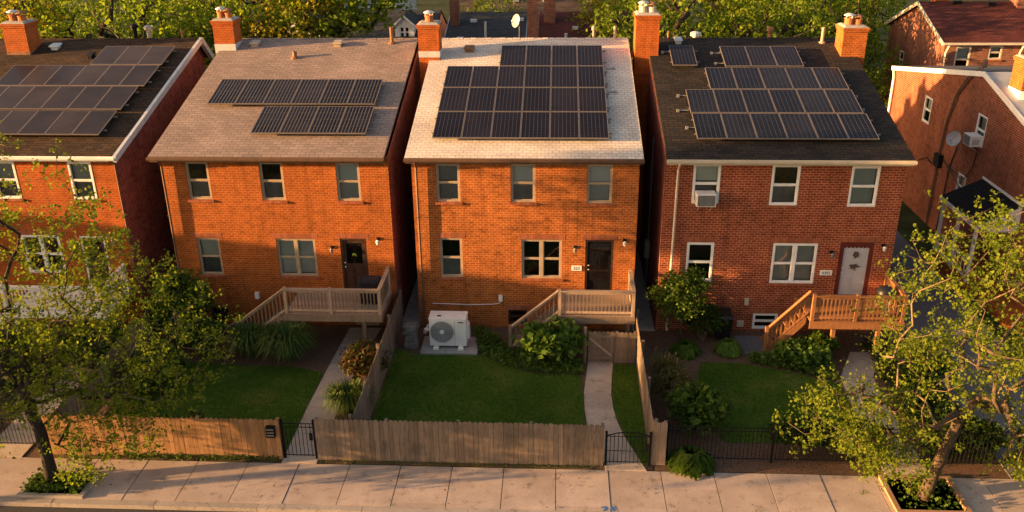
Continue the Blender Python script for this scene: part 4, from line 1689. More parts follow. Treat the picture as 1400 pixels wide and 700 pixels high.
board_fence('warm tan board fence along the sidewalk between the kerbside tree and the first iron gate', (-15.3, 21.6), (-8.0, 21.6), 1.42, 'fence_wood')
board_fence('long weathered board fence along the sidewalk between the two iron gates', (-6.95, 21.62), (1.46, 21.6), 1.45, 'fence_grey')
board_fence('grey-brown board fence running back from the sidewalk toward the covered grill', (-5.84, 30.3), (-5.86, 21.75), 1.5, 'fence_grey', -1)
board_fence('board fence running back from the sidewalk toward the alley beside the curved path', (2.92, 28.9), (2.88, 21.82), 1.5, 'fence_grey')
board_fence('short end fence of three wide boards right of the arched iron gate', (2.86, 21.7), (3.26, 21.7), 1.5, 'fence_grey')
board_fence('dark board fence behind the leafy kerbside tree', (-14.75, 29.6), (-14.75, 21.75), 1.5, 'fence_grey', -1)
f = board_fence('short picket screen under the pale deck next to the plank gate', (2.12, 27.55), (2.86, 27.55), 1.25, 'fence_grey')
# plank gate under deck 3
root = thing('plank_gate', 'weathered plank gate with a diagonal brace under the pale deck', 'gate', (1.15, 27.55, 0))
mb = MB()
for k in range(6):
    x0 = 1.18 + k * .152
    h = 1.24 + rnd.uniform(-.02, .02)
    mb.prism([(x0 + .003, 27.55, .05), (x0 + .149, 27.55, .05), (x0 + .149, 27.55, h - .04), (x0 + .12, 27.55, h - .01), (x0 + .075, 27.55, h), (x0 + .03, 27.55, h - .01), (x0 + .003, 27.55, h - .04)], (0, .02, 0))
mb.build('boards', 'fence_grey', root)
for z in (.18, 1.02):
    mb = MB()
    mb.box(1.19, 2.09, 27.52, 27.547, z, z + .09)
    mb.build('rail', 'deck_grey', root)
mb = MB()
A, B = Vector((1.22, 27.533, 1.0)), Vector((2.02, 27.533, .29))
d = (B - A).normalized()
n_ = Vector((-d.z, 0, d.x)) * .04
e = Vector((0, .012, 0))
mb.hexa([A - n_ - e, B - n_ - e, B - n_ + e, A - n_ + e, A + n_ - e, B + n_ - e, B + n_ + e, A + n_ + e])
mb.build('brace', 'deck_pale', root)
for x in (1.08, 2.105):
    mb = MB()
    mb.box(x - .05 if x < 2 else x - .008, x + .05 if x < 2 else x + .012, 27.5, 27.6, 0, 1.4 if x < 2 else 1.2)
    mb.build('post', 'fence_grey', root)


def iron_fence(label, a, b, h, gate=None, name='iron_fence', cat='fence', arch=0, group='black iron railings', post_every=2.9):
    a, b = Vector((a[0], a[1], 0)), Vector((b[0], b[1], 0))
    root = thing(name, label, cat, a, group)
    d = b - a
    L = d.length
    d.normalize()
    mb = MB()
    n = int(L / .115)
    for k in range(n + 1):
        s = L * k / n
        hh = h + arch * math.sin(math.pi * k / n)
        p = a + d * s
        mb.tube([p + Vector((0, 0, .08)), p + Vector((0, 0, hh))], .0095, 4)
    mb.build('bars', 'black_metal', root)
    mb = MB()
    if arch:
        mb.tube([a + d * (L * k / 16) + Vector((0, 0, h + arch * math.sin(math.pi * k / 16))) for k in range(17)], .018, 5)
        mb.tube([a + Vector((0, 0, h - .02)), b + Vector((0, 0, h - .02))], .014, 4)
        mb.tube([a + Vector((0, 0, .12)), b + Vector((0, 0, .12))], .016, 4)
        mb.tube([a + Vector((0, 0, .5)), b + Vector((0, 0, .5))], .012, 4)
    else:
        for z in (.12, h - .12, h):
            mb.tube([a + Vector((0, 0, z)), b + Vector((0, 0, z))], .017, 4)
    mb.build('rail', 'black_metal', root)
    k = max(1, round(L / post_every))
    for i in range(k + 1):
        p = a + d * (L * i / k)
        mb = MB()
        mb.box(p.x - .032, p.x + .032, p.y - .032, p.y + .032, 0, h + .1)
        mb.lathe((p.x, p.y, h + .1), [(.04, 0), (.045, .03), (.001, .07)], 8)
        mb.build('post', 'black_metal', root)
    if gate:
        mb = MB()
        q = a + d * (L - .1)
        mb.box(q.x - .05, q.x + .05, q.y - .05, q.y - .02, h * .55, h * .75)
        mb.build('latch', 'black_metal', root)
    return root


iron_fence('black iron gate with a flat top between the tan and the weathered sidewalk fences', (-7.95, 21.66), (-7.0, 21.66), 1.22, True, 'iron_gate', 'gate')
iron_fence('arched black iron gate at the foot of the curved path', (1.53, 21.66), (2.8, 21.66), 1.02, True, 'iron_gate', 'gate', .13)
iron_fence('low black iron railing along the mulch strip right of the arched gate', (3.32, 21.93), (9.4, 21.95), 1.18)
iron_fence('black iron gate behind the trunk of the street tree with the lit bark', (9.5, 21.95), (10.7, 21.95), 1.22, True, 'iron_gate', 'gate')
iron_fence('black iron railing in front of the grey driveway', (10.8, 21.95), (18.2, 21.98), 1.2)
iron_fence('black iron railing left of the tan board fence', (-22.5, 21.95), (-15.45, 21.95), 1.15)


# ------------------------------------------------------------------ plants
def nprng(s):
    return np.random.default_rng(s)


def shrub(label, c, r, h, n, size, mat, name='shrub', cat='shrub', seed=1, stem='twig', z0=.08, group='garden shrubs', up=.55, clump=28, narrow=.42):
    rg = nprng(seed)
    root = thing(name, label, cat, (c[0], c[1], 0), group)
    k = max(8, n // clump)
    # clump centres on an uneven dome
    d = rg.normal(size=(k, 3))
    d[:, 2] = np.abs(d[:, 2]) * .9 - .25
    d /= np.linalg.norm(d, axis=1)[:, None]
    rad = rg.uniform(.45, 1.0, k) ** .6 * rg.uniform(.82, 1.12, k)
    cc = d * rad[:, None]
    P = cc[rg.integers(0, k, n)] + rg.normal(size=(n, 3)) * .13
    hz = (h - z0) / 2
    P = P * np.array([r[0], r[1], hz * .95]) + np.array([c[0], c[1], z0 + hz])
    P[:, 2] = np.maximum(P[:, 2], .03)
    raw_mesh('foliage', leaf_quads(P, size, rg, up, narrow), 4, mat, root)
    mb = MB()
    for q in range(7):
        e = cc[q % k] * np.array([r[0], r[1], hz]) * .8 + np.array([c[0], c[1], z0 + hz])
        b0 = Vector((c[0] + rg.uniform(-.06, .06), c[1] + rg.uniform(-.06, .06), 0))
        e = Vector(e)
        m_ = b0.lerp(e, .5) + Vector((0, 0, .1))
        mb.tube([b0, m_, e], [.022, .015, .006], 5)
    mb.build('stems', stem, root)
    return root


def clump(label, c, r, h, n, w, mat, seed, name='ornamental_grass', group='garden grasses', plumes=0):
    rg = nprng(seed)
    root = thing(name, label, 'plant', (c[0], c[1], 0), group)
    V = []
    for k in range(n):
        a = rg.uniform(0, 2 * math.pi)
        L = h * rg.uniform(.7, 1.25)
        out = r * rg.uniform(.25, 1.1)
        d = np.array([math.cos(a), math.sin(a), 0])
        p = np.array([-d[1], d[0], 0])
        b0 = np.array([c[0], c[1], 0]) + d * rg.uniform(0, .12)
        pts = [b0, b0 + d * out * .35 + np.array([0, 0, L * .62]), b0 + d * out * .72 + np.array([0, 0, L * .86]), b0 + d * out * 1.1 + np.array([0, 0, L * rg.uniform(.45, .8)])]
        ws = [w, w * .95, w * .7, .001]
        for i in range(3):
            V.append([pts[i] - p * ws[i], pts[i] + p * ws[i], pts[i + 1] + p * ws[i + 1], pts[i + 1] - p * ws[i + 1]])
    raw_mesh('blades', np.array(V), 4, mat, root)
    if plumes:
        mb = MB()
        for k in range(plumes):
            a = rg.uniform(0, 2 * math.pi)
            q = Vector((c[0], c[1], 0)) + Vector((math.cos(a), math.sin(a), 0)) * r * rg.uniform(.1, .75)
            z = h * rg.uniform(1.0, 1.3)
            mb.tube([q.lerp(Vector((c[0], c[1], 0)), .6), q + Vector((0, 0, z * .8)), q + Vector((.03, .02, z))], [.004, .006, .018], 4)
        mb.build('plumes', 'leaf_straw', root)
    return root


def hosta(label, c, r, h, n, mat, seed, name='hosta'):
    rg = nprng(seed)
    root = thing(name, label, 'plant', (c[0], c[1], 0), 'broad-leaved plants')
    V = []
    for k in range(n * 2):
        a = rg.uniform(0, 2 * math.pi)
        q = rg.uniform(.1, 1.15) ** .7
        d = np.array([math.cos(a), math.sin(a), 0])
        p = np.array([-d[1], d[0], 0])
        b0 = np.array([c[0], c[1], 0]) + d * r * q * .55 + np.array([0, 0, h * (1.05 - .75 * q) + rg.uniform(-.05, .05)])
        L = r * .45
        wd = L * .32
        m1 = b0 + d * L * .45 + np.array([0, 0, .06])
        tip = b0 + d * L + np.array([0, 0, -.08])
        V.append([b0, m1 + p * wd, tip, m1 - p * wd])
    raw_mesh('foliage', np.array(V), 4, mat, root)
    return root


clump('large arching green grass clump under the grey-brown deck', (-9.45, 27.35), 1.05, 1.2, 1100, .017, 'grass_clump', 1)
clump('arching green grass clump at the foot of the grey-brown stairs', (-10.85, 27.6), .9, 1.1, 900, .017, 'grass_clump', 2)
clump('bright green grass clump beside the path behind the first iron gate', (-6.55, 24.0), .8, 1.0, 1000, .014, 'grass_clump', 3)
shrub('rounded reddish green shrub beside the board fence and path', (-6.5, 26.15), (.72, .72), 1.35, 4200, .1, 'leaf_red', seed=4)
shrub('large bright green broad-leaved shrub below the pale deck stairs', (-.1, 27.55), (1.0, .75), 1.5, 1900, .2, 'leaf_fresh', seed=5, z0=.15)
shrub('loose yellow-tinged shrub growing along the right side of the board fence', (3.85, 24.9), (.75, .85), 1.25, 1700, .11, 'leaf_straw', seed=6, narrow=.2)
clump('straw coloured tall grass growing by the board fence', (3.75, 25.9), .7, 1.1, 420, .012, 'leaf_straw', 7, plumes=24)
shrub('broad-leaved green shrub in the bed behind the low iron railing', (4.45, 23.6), (.85, .8), 1.3, 1500, .19, 'leaf_green', seed=8)
hosta('big green hosta at the end of the board fence by the sidewalk', (4.0, 21.75), .75, .5, 170, 'leaf_green', 9)
hosta('small bright hosta beside the paved slab under the red brick wall', (6.25, 28.45), .55, .5, 130, 'leaf_fresh', 10)
hosta('dark low hosta under the small round tree', (4.7, 28.4), .6, .4, 110, 'leaf_green', 11)
shrub('dark evergreen shrub between the small round tree and the wheelie bin', (5.45, 29.35), (.75, .55), 1.45, 2400, .09, 'leaf_dark', seed=12)
shrub('green fern-like shrub below the cedar stairs', (8.55, 27.65), (.85, .55), .85, 1500, .15, 'leaf_fresh', seed=13)
shrub('green shrub under the front of the cedar deck', (9.35, 28.2), (.6, .5), .9, 1200, .13, 'leaf_green', seed=14)
shrub('dark leafy bush left of the gate behind the iron railing', (7.4, 22.5), (1.1, .5), 1.15, 2400, .13, 'leaf_dark', seed=15)
shrub('dark leafy bush against the iron railing left of the right street tree', (8.9, 22.4), (.75, .5), 1.2, 1700, .13, 'leaf_dark', seed=16)
shrub('dark green bush beside the cedar deck posts', (12.3, 26.6), (.85, 1.1), 1.5, 2400, .12, 'leaf_green', seed=17)
shrub('low dark bush along the right path edge', (11.6, 24.5), (.7, 1.2), 1.0, 2000, .12, 'leaf_dark', seed=18)
shrub('dark bush behind the iron railing at the driveway', (12.2, 22.5), (1.0, .5), 1.15, 2000, .13, 'leaf_dark', seed=19)
shrub('spreading bush in front of the driveway railing', (14.3, 21.7), (1.2, .3), .8, 1500, .12, 'leaf_green', seed=20)
shrub('tall dark evergreen bush at the corner between the two left houses', (-13.7, 28.7), (1.05, .9), 2.8, 5000, .11, 'leaf_green', seed=21, stem='bark_dark')
shrub('dark bush on the lawn edge behind the kerbside tree', (-12.6, 27.6), (.9, .7), 1.5, 2200, .12, 'leaf_dark', seed=22)
shrub('dense dark bush beside the hidden board fence at left', (-13.4, 25.4), (.9, 1.0), 1.6, 2600, .12, 'leaf_dark', seed=23)
shrub('dark bush at the far left beneath the white deck', (-15.9, 26.6), (1.2, 1.0), 1.7, 2800, .12, 'leaf_dark', seed=24)
shrub('dark bush below the white deck stairs', (-18.9, 26.6), (1.4, .9), 1.5, 2600, .12, 'leaf_dark', seed=25)
shrub('small dark bush inside the tan board fence', (-11.2, 22.4), (.7, .45), .9, 1300, .11, 'leaf_dark', seed=26)


def cover(label, poly, n, size, mat, h, seed, name='ground_cover'):
    rg = nprng(seed)
    xs = [p[0] for p in poly]
    ys = [p[1] for p in poly]
    P = []
    while len(P) < n:
        x, y = rg.uniform(min(xs), max(xs)), rg.uniform(min(ys), max(ys))
        if inpoly(x, y, poly):
            P.append((x, y, rg.uniform(.03, h)))
    o = raw_mesh(name, leaf_quads(np.array(P), size, rg, .8), 4, mat)
    return tag(o, label, 'plants', kind='stuff')


cover('low leafy ground cover around the bright shrub below the pale stairs', [(-2.7, 28.1), (-1.8, 27.25), (-.6, 26.7), (.95, 26.65), (1.0, 27.5), (0, 28.2), (-1.7, 28.6), (-2.7, 29.9), (-3.1, 29.9)], 4600, .085, 'leaf_fresh', .22, 31)
cover('low leafy ground cover in front of the cedar deck', [(6.8, 27.75), (8.2, 27.15), (9.6, 26.5), (9.7, 27.9), (8.3, 28.0), (7.0, 28.2)], 3000, .09, 'leaf_fresh', .25, 32)
cover('weeds along the foot of the sidewalk fences', [(-13, 21.42), (-8.1, 21.42), (-8.1, 21.57), (-13, 21.57)], 900, .06, 'leaf_green', .15, 33, 'weeds')
cover('thin weeds along the foot of the long weathered fence', [(-6.9, 21.42), (1.4, 21.42), (1.4, 21.54), (-6.9, 21.54)], 700, .04, 'leaf_green', .06, 34, 'weeds')
cover('leafy plants covering the left tree pit', [(-14.9, 19.65), (-13.15, 19.65), (-13.15, 20.55), (-14.9, 20.55)], 900, .09, 'leaf_green', .3, 35, 'pit_plants')
cover('leafy plants covering the right tree pit', [(9.4, 19.9), (11.1, 19.9), (11.1, 21.3), (9.4, 21.3)], 220, .1, 'leaf_green', .25, 36, 'pit_plants')
cover('dark low plants in the left neighbour garden', [(-22, 22), (-17.3, 22), (-17.3, 27.5), (-22, 27.5)], 3500, .11, 'leaf_dark', .3, 37)
cover('low plants scattered in the right garden behind the railing', [(10.9, 22.1), (12.9, 22.1), (12.9, 29.4), (11.2, 29.4)], 2200, .11, 'leaf_dark', .28, 38)

fl = []
for _ in range(420):
    x, y = rnd.uniform(-15, 14), rnd.uniform(19.62, 29)
    if y < 21.35 or rnd.random() < .5:
        fl.append((x, y, .02 + rnd.uniform(0, .02)))
g = raw_mesh('fallen_leaves', leaf_quads(np.array(fl), .055, nprng(77), 2.0), 4, 'leaf_straw')
tag(g, 'scattered small fallen leaves on the sidewalk and lawns', 'leaves', kind='stuff')
# tree pits
for (x0, x1, y0, y1), nm, m in ((PITS[0], 'brick tree pit edging round the left kerbside tree', 'kerb_concrete'), (PITS[1], 'timber tree pit edging round the right street tree', 'timber_edge')):
    mb = MB()
    mb.face([(x0, y0, -.02), (x1, y0, -.02), (x1, y1, -.02), (x0, y1, -.02)])
    structure(mb, 'pit_soil', 'soil')
    root = thing('tree_pit_edging', nm, 'edging', ((x0 + x1) / 2, y0, 0), 'tree pit edgings')
    for q in ((x0, x1, y0, y0 + .11), (x0, x1, y1 - .11, y1), (x0, x0 + .13, y0 + .112, y1 - .112), (x1 - .13, x1, y0 + .112, y1 - .112)):
        mb = MB()
        mb.box(*q, -.03, .085)
        mb.build('edge_board', m, root)


# ------------------------------------------------------------------ trees
def grow(trunk, att, seed, jitter=.12, step=.45, lift=.25, tip=.007, expo=2.35, rmax=None):
    """trunk: list of points; att: attractor points. returns chains [(points, radii)]"""
    rg = nprng(seed)
    pos = [np.array(p, float) for p in trunk]
    par = [-1] + list(range(len(trunk) - 1))
    start = max(1, len(trunk) - 3)
    top = pos[-1]
    att = sorted(att, key=lambda a: np.linalg.norm(a - top))
    ends = []
    for a in att:
        Pn = np.array(pos[start:])
        d = np.linalg.norm(Pn - a, axis=1) + .35 * np.maximum(0, Pn[:, 2] - a[2])
        i = int(np.argmin(d)) + start
        v = a - pos[i]
        L = np.linalg.norm(v)
        n = max(1, int(L / step))
        prev = i
        p0 = pos[i]
        off = rg.normal(size=3) * jitter * L + np.array([0, 0, lift * L * .5])
        for k in range(1, n + 1):
            f = k / n
            q = p0 + v * f + off * math.sin(math.pi * f) + rg.normal(size=3) * .03
            pos.append(q)
            par.append(prev)
            prev = len(pos) - 1
        ends.append(prev)
    N = len(pos)
    w = np.zeros(N)
    kids = [[] for _ in range(N)]
    for i in range(N - 1, 0, -1):
        kids[par[i]].append(i)
    for i in range(N - 1, -1, -1):
        w[i] = tip ** expo if not kids[i] else sum(w[c] for c in kids[i])
    r = w ** (1 / expo)
    if rmax:
        s = rmax / r[0]
        r = tip + (r - tip) * ((rmax - tip) / (r[0] - tip))
    chains = []
    stack = [(0, -1)]
    while stack:
        i, p = stack.pop()
        pts, rad = ([], [])
        if p >= 0:
            pts.append(pos[p])
            rad.append(r[i])
        while True:
            pts.append(pos[i])
            rad.append(r[i])
            if not kids[i]:
                break
            ks = sorted(kids[i], key=lambda c: -w[c])
            for c in ks[1:]:
                stack.append((c, i))
            i = ks[0]
        if len(pts) >= 2:
            chains.append((pts, rad))
    return chains, [pos[e] for e in ends], pos, r


def make_tree(label, trunk, lobes, n_att, per, leaf, size, seed, rmax, bark='bark', spread=.3, name='tree', group=None, thin=.035, up=.35, droop=.5):
    rg = nprng(seed)
    base = trunk[0]
    root = thing(name, label, 'tree', tuple(base), group)
    att = []
    tot = sum(l[2] for l in lobes)
    for (c, r, wt) in lobes:
        k = int(n_att * wt / tot)
        d = rg.normal(size=(k, 3))
        d /= np.linalg.norm(d, axis=1)[:, None]
        q = rg.uniform(.12, 1, k) ** .45
        att += list(d * q[:, None] * np.array(r) + np.array(c))
    chains, ends, pos, rad = grow(trunk, att, seed, rmax=rmax)
    tb = MB()
    for i, (pts, r) in enumerate(chains):
        if i == 0:
            r = list(r)
            r[0] *= 1.35
            tb.tube(pts, r, 10)
        elif max(r) > thin:
            tb.tube(pts, r, 6)
        else:
            tb.cur = 1
            tb.tube(pts, r, 4, False)
            tb.cur = 0
    tb.build('trunk', [bark, 'twig'], root, smooth=True)
    P = []
    E = np.array(ends)
    # leaves in little tufts round the twig ends and along the thin twigs
    thinpos = np.array([p for p, r_ in zip(pos, rad) if r_ < .02])
    n = len(E) * per
    k1 = int(n * .72)
    tuft = E[rg.integers(0, len(E), k1 // 10 + 1)] + rg.normal(size=(k1 // 10 + 1, 3)) * spread
    A = tuft[rg.integers(0, len(tuft), k1)] + rg.normal(size=(k1, 3)) * size * .9
    k2 = n - k1
    tuft2 = thinpos[rg.integers(0, len(thinpos), k2 // 5 + 1)] + rg.normal(size=(k2 // 5 + 1, 3)) * .12
    B = tuft2[rg.integers(0, len(tuft2), k2)] + rg.normal(size=(k2, 3)) * size * .8
    P = np.concatenate([A, B])
    raw_mesh('crown', leaf_quads(P, size, rg, up, .45, droop=droop), 4, leaf, root)
    return root


make_tree('leafy kerbside tree with a dark leaning trunk by the tan board fence',
          [(-14.3, 20.25, -.05), (-14.32, 20.3, .8), (-14.4, 20.4, 1.7), (-14.6, 20.45, 2.5), (-14.7, 20.5, 3.0)],
          [((-15.2, 20.6, 6.3), (4.5, 2.7, 4.2), 11), ((-11.7, 20.9, 4.6), (3.2, 2.1, 2.2), 5.0), ((-12.3, 20.0, 2.4), (1.9, 1.1, 1.1), 1.2), ((-18.3, 20.4, 3.2), (2.6, 1.9, 1.9), 2), ((-12.9, 19.4, 1.4), (1.0, .6, .9), .5), ((-16.3, 19.5, 1.7), (1.0, .7, 1.2), .7)],
          780, 42, 'leaf_spring', .078, 41, .165, 'bark_dark', .25)
make_tree('leafy street tree with lit pale bark rising from the timber edged pit on the right',
          [(10.26, 20.55, -.05), (10.4, 20.6, .7), (10.62, 20.7, 1.5), (10.8, 20.75, 2.1), (10.85, 20.8, 2.4)],
          [((11.1, 21.0, 5.2), (3.0, 2.4, 3.5), 7), ((8.1, 20.5, 2.6), (1.9, 1.4, 1.1), 2.3), ((13.8, 20.8, 3.4), (2.6, 2.0, 2.4), 4), ((9.0, 20.0, 1.5), (1.1, .7, .8), .7), ((12.7, 20.1, 1.6), (1.3, .8, .9), .8)],
          560, 46, 'leaf_spring', .076, 43, .15, 'bark', .25)
root = make_tree('small round-crowned ornamental tree beside the cream downspout', [(4.62, 29.15, 0), (4.6, 29.15, .5), (4.55, 29.15, 1.1), (4.52, 29.15, 1.35)],
                 [((4.5, 29.1, 1.95), (1.0, .8, .85), 5)], 110, 48, 'leaf_green', .085, 44, .045, 'bark', .14, name='small_tree', droop=.2)

# background trees
protos = {}


def bg_proto(key, label, loc, seed, H, leaf, bark, rx, group='trees beyond the houses'):
    x, y = loc
    ch = H * .55
    return make_tree(label, [(x, y, 0), (x + .1, y, H * .15), (x - .15, y + .1, H * .28), (x + .1, y, H * .36)],
                     [((x, y, ch + H * .08), (rx, rx * .9, H * .37), 6), ((x + rx * .5, y, ch - H * .05), (rx * .6, rx * .6, H * .2), 2), ((x - rx * .5, y - .5, ch), (rx * .6, rx * .6, H * .24), 2)],
                     200, 36, leaf, .2, seed, .45, bark, .5, name='tree', group=group, thin=.05)


t_a = bg_proto('a', 'broad dark-trunked tree behind the brown shingle roof', (-24.5, 50.5), 51, 12.5, 'leaf_bg', 'bark_dark', 5.2)
t_b = bg_proto('b', 'yellow-green tree behind the gap between the brown and tan roofs', (-15.2, 51.5), 52, 11.5, 'leaf_bg_yellow', 'bark_dark', 3.4)
t_c = bg_proto('c', 'wide green tree behind the left half of the dark brown roof', (6.8, 52.0), 53, 12.5, 'leaf_bg', 'bark_dark', 4.8)


def bgcopy(src, loc, rz, sc, label):
    c = copy_tree(src, None, (loc[0], loc[1], 0), rz, sc)
    c['label'] = label
    return c


bgcopy(t_b, (-30.3, 48.5), 1.2, .95, 'yellow-green tree at the far left behind the leftmost chimney')
bgcopy(t_c, (-19.6, 53.5), 2.2, 1.0, 'dark green tree behind the right end of the brown shingle roof')
make_tree('sparse tree with a forked dark trunk behind the ridge of the tan roof', [(-12.9, 52, 0), (-12.8, 52, 2.5), (-13.0, 52, 4.2), (-13.0, 52, 5.2)],
          [((-13.0, 52, 9.2), (4.4, 3.0, 2.2), 5), ((-16.2, 52, 7.6), (1.6, 1.6, 1.2), 1), ((-11.9, 52, 8.6), (1.2, 1.4, .9), .6)], 140, 48, 'leaf_bg', .2, 63, .34, 'bark_dark', .5)
bgcopy(t_a, (13.2, 53.5), 1.0, 1.0, 'tree with spreading limbs behind the right half of the dark brown roof')
bgcopy(t_c, (17.3, 60.0), 3.0, 1.0, 'green tree between the dark brown roof and the gabled house at upper right')
bgcopy(t_b, (2.9, 56.0), 2.5, .8, 'thin yellow-green tree in front of the maroon roof')
bgcopy(t_c, (17.6, 53.5), 5.1, .62, 'low dark tree in front of the gable wall at upper right')
bgcopy(t_a, (-36.5, 60.0), 2.0, 1.05, 'tree far behind the left edge of the brown roof')
bgcopy(t_c, (-28.5, 66.0), .4, 1.1, 'tree filling the gap behind the leftmost roof')
bgcopy(t_a, (-5.2, 90.0), 3.3, .9, 'distant tree above the house with the white dormer')
bgcopy(t_c, (-5.0, 66.0), 1.9, .66, 'green tree just above the ridge of the slate roof')
bgcopy(t_a, (6.5, 72.0), 5.2, .95, 'distant tree above the maroon roof')
bgcopy(t_b, (14.0, 74.0), 4.4, 1.0, 'distant yellowish tree behind the row of green trees')
bgcopy(t_c, (23.5, 78.0), 1.4, 1.0, 'distant tree above the gabled house')
bgcopy(t_a, (-19.0, 88.0), 2.8, 1.0, 'distant tree behind the white gabled house')
bgcopy(t_c, (-33.0, 86.0), .9, 1.1, 'far tree at the upper left behind the other trees')
bgcopy(t_a, (31.0, 92.0), .9, 1.1, 'far tree at the upper right behind the maroon gabled roof')
# unseen trees added to throw streaked shade over the fence and right houses
make_tree('unseen tall narrow tree added to streak the right houses with shade', [(-27.5, 23.1, 0), (-27.4, 23.1, 3), (-27.6, 23.1, 5.5), (-27.5, 23.1, 6.8)],
          [((-27.5, 23.1, 9.6), (2.4, 1.35, 2.8), 1)], 130, 56, 'leaf_bg', .2, 62, .2, 'bark', .3)
make_tree('unseen flat-crowned tree added to streak the fence and sidewalk with shade', [(-26, 17.4, 0), (-26.1, 17.4, 1.5), (-25.9, 17.4, 3.0), (-26, 17.4, 3.9)],
          [((-26, 17.3, 5.2), (2.4, 2.2, 1.3), 1)], 80, 45, 'leaf_bg', .2, 61, .16, 'bark', .35)


# ------------------------------------------------------------------ other houses
def simple_house(label, x0, x1, yf, yb, ze, yr, zr, zbk, bm, rm, wins=(), gutter='white_paint', over=.3, side_over=.2, frame='white_paint', name='house', left_holes=(), group='houses beyond the yards'):
    root = thing(name, label, 'house', ((x0 + x1) / 2, yf, 0), group)
    F = Frame((0, yf, 0), (1, 0, 0), (0, -1, 0))
    s1 = (zr - ze) / (yr - (yf - over))

    def rz(y):
        return ze + s1 * (y - (yf - over)) if y <= yr else zr - (zr - zbk) / (yb + over - yr) * (y - yr)
    mb = MB()
    wall_surface(mb, F, x0, x1, lambda u: rz(yf) - .1, list(wins))
    FL = Frame((x0, 0, 0), (0, -1, 0), (-1, 0, 0))       # left side wall: u = -y
    wall_surface(mb, FL, -yb, -yf, lambda u: rz(-u) - .1, [(-h[1], -h[0], h[2], h[3]) for h in left_holes], breaks=(-yr,))
    mb.face([(x1, yf, 0), (x1, yf, rz(yf) - .1), (x1, yr, zr - .1), (x1, yb, rz(yb) - .1), (x1, yb, 0)])
    mb.face([(x0, yb, 0), (x1, yb, 0), (x1, yb, rz(yb) - .1), (x0, yb, rz(yb) - .1)])
    mb.build('wall', [bm, 'interior_dark'], root)
    mb = MB()
    xa, xb = x0 - side_over, x1 + side_over
    for ya, yb_ in ((yf - over, yr), (yr, yb + over)):
        za, zb = rz(ya), rz(yb_)
        L = math.hypot(yb_ - ya, zb - za)
        mb.face([(xa, ya, za), (xb, ya, za), (xb, yb_, zb), (xa, yb_, zb)], [(xa, 0), (xb, 0), (xb, L), (xa, L)])
        mb.face([(xa, ya, za - .1), (xb, ya, za - .1), (xb, yb_, zb - .1), (xa, yb_, zb - .1)])
    mb.build('roof', rm, root)
    for X_ in (xa, xb):
        mb = MB()
        for ya, yb_ in ((yf - over, yr), (yr, yb + over)):
            za, zb = rz(ya), rz(yb_)
            sx = -.05 if X_ == xa else .05
            mb.hexa([(X_, ya, za - .2), (X_ + sx, ya, za - .2), (X_ + sx, yb_, zb - .2), (X_, yb_, zb - .2), (X_, ya, za + .02), (X_ + sx, ya, za + .02), (X_ + sx, yb_, zb + .02), (X_, yb_, zb + .02)])
        mb.build('rake_board', gutter, root)
    mb = MB()
    mb.box(xa, xb, yf - over - .09, yf - over - .004, ze - .13, ze - .01)
    mb.build('gutter', gutter, root)
    for h in wins:
        window(root, F, h, frame, 'blind_grey', .5, proud=.04)
    for h in left_holes:
        window(root, FL, (-h[1], -h[0], h[2], h[3]), frame, 'blind_grey', .5, proud=.04)
    return root, F, rz


# right neighbour with the side wall towards the driveway
r5, F5, rz5 = simple_house('brown-red brick house across the driveway with a white roof edge and a side porch', 18.0, 28.0, 29.6, 48.6, 5.72, 38.4, 8.02, 6.15, 'brick_brown', 'membrane_grey',
                           (), 'white_paint', .25, .06, 'white_paint', 'brick_house', ((43.2, 44.1, 4.45, 5.72), (37.45, 38.35, 4.98, 6.3), (38.3, 39.1, 2.3, 3.4)))
mb = MB()
mb.face([(18.0, 38.6, rz5(38.6) + .03), (28, 38.6, rz5(38.6) + .03), (28, 48.7, rz5(48.7) + .03), (18.0, 48.7, rz5(48.7) + .03)])
mb.build('flat_roof', 'membrane_dark', r5)
downspout(r5, [(17.9, 48.5, 6.0), (17.88, 48.3, 5.7), (17.9, 48.3, .1)], 'white_paint', .06)
chimney(r5, 18.35, 19.4, 36.0, 37.0, 6.5, 9.0, 'brick_ochre', 1, (7.4, 7.75, 'white_paint'))
mb = MB()
for off, rr in ((0, .036), (.22, .032)):
    mb.tube([(18.1, 38.9 + off, 8.15), (17.94, 38.9 + off, 7.95), (17.93, 39.6 + off, 7.5), (17.93, 40.5 + off * .6, 6.6), (17.93, 41.0 + off * .6, 5.2), (17.93, 41.2 + off * .6, 3.6), (17.93, 41.2 + off * .6, .1)], rr, 6)
mb.tube([(18.1, 38.9, 8.1), (18.1, 38.9, 8.45)], .1, 8)
mb.build('conduit', 'brown_metal', r5)
mb = MB()
mb.box(17.8, 17.995, 40.9, 41.5, 3.0, 3.6)
mb.tube([(17.94, 41.2, 3.5), (17.94, 40.0, 3.3), (17.94, 38.5, 3.2), (17.94, 37.8, 4.0), (17.94, 37.7, 4.9)], .02, 5)
mb.tube([(17.94, 41.2, 3.3), (17.94, 42.0, 2.9), (17.94, 42.6, 3.0), (17.94, 43.5, 2.6)], .02, 5)
mb.tube([(17.94, 40.2, 3.3), (17.94, 38.0, 2.6), (17.94, 36.5, 2.3), (17.94, 35.5, 2.2)], .02, 5)
mb.tube([(17.94, 39.6, 4.4), (17.94, 40.0, 3.3), (17.94, 40.1, .1)], .03, 5)
mb.build('cable', 'black_plastic', r5)
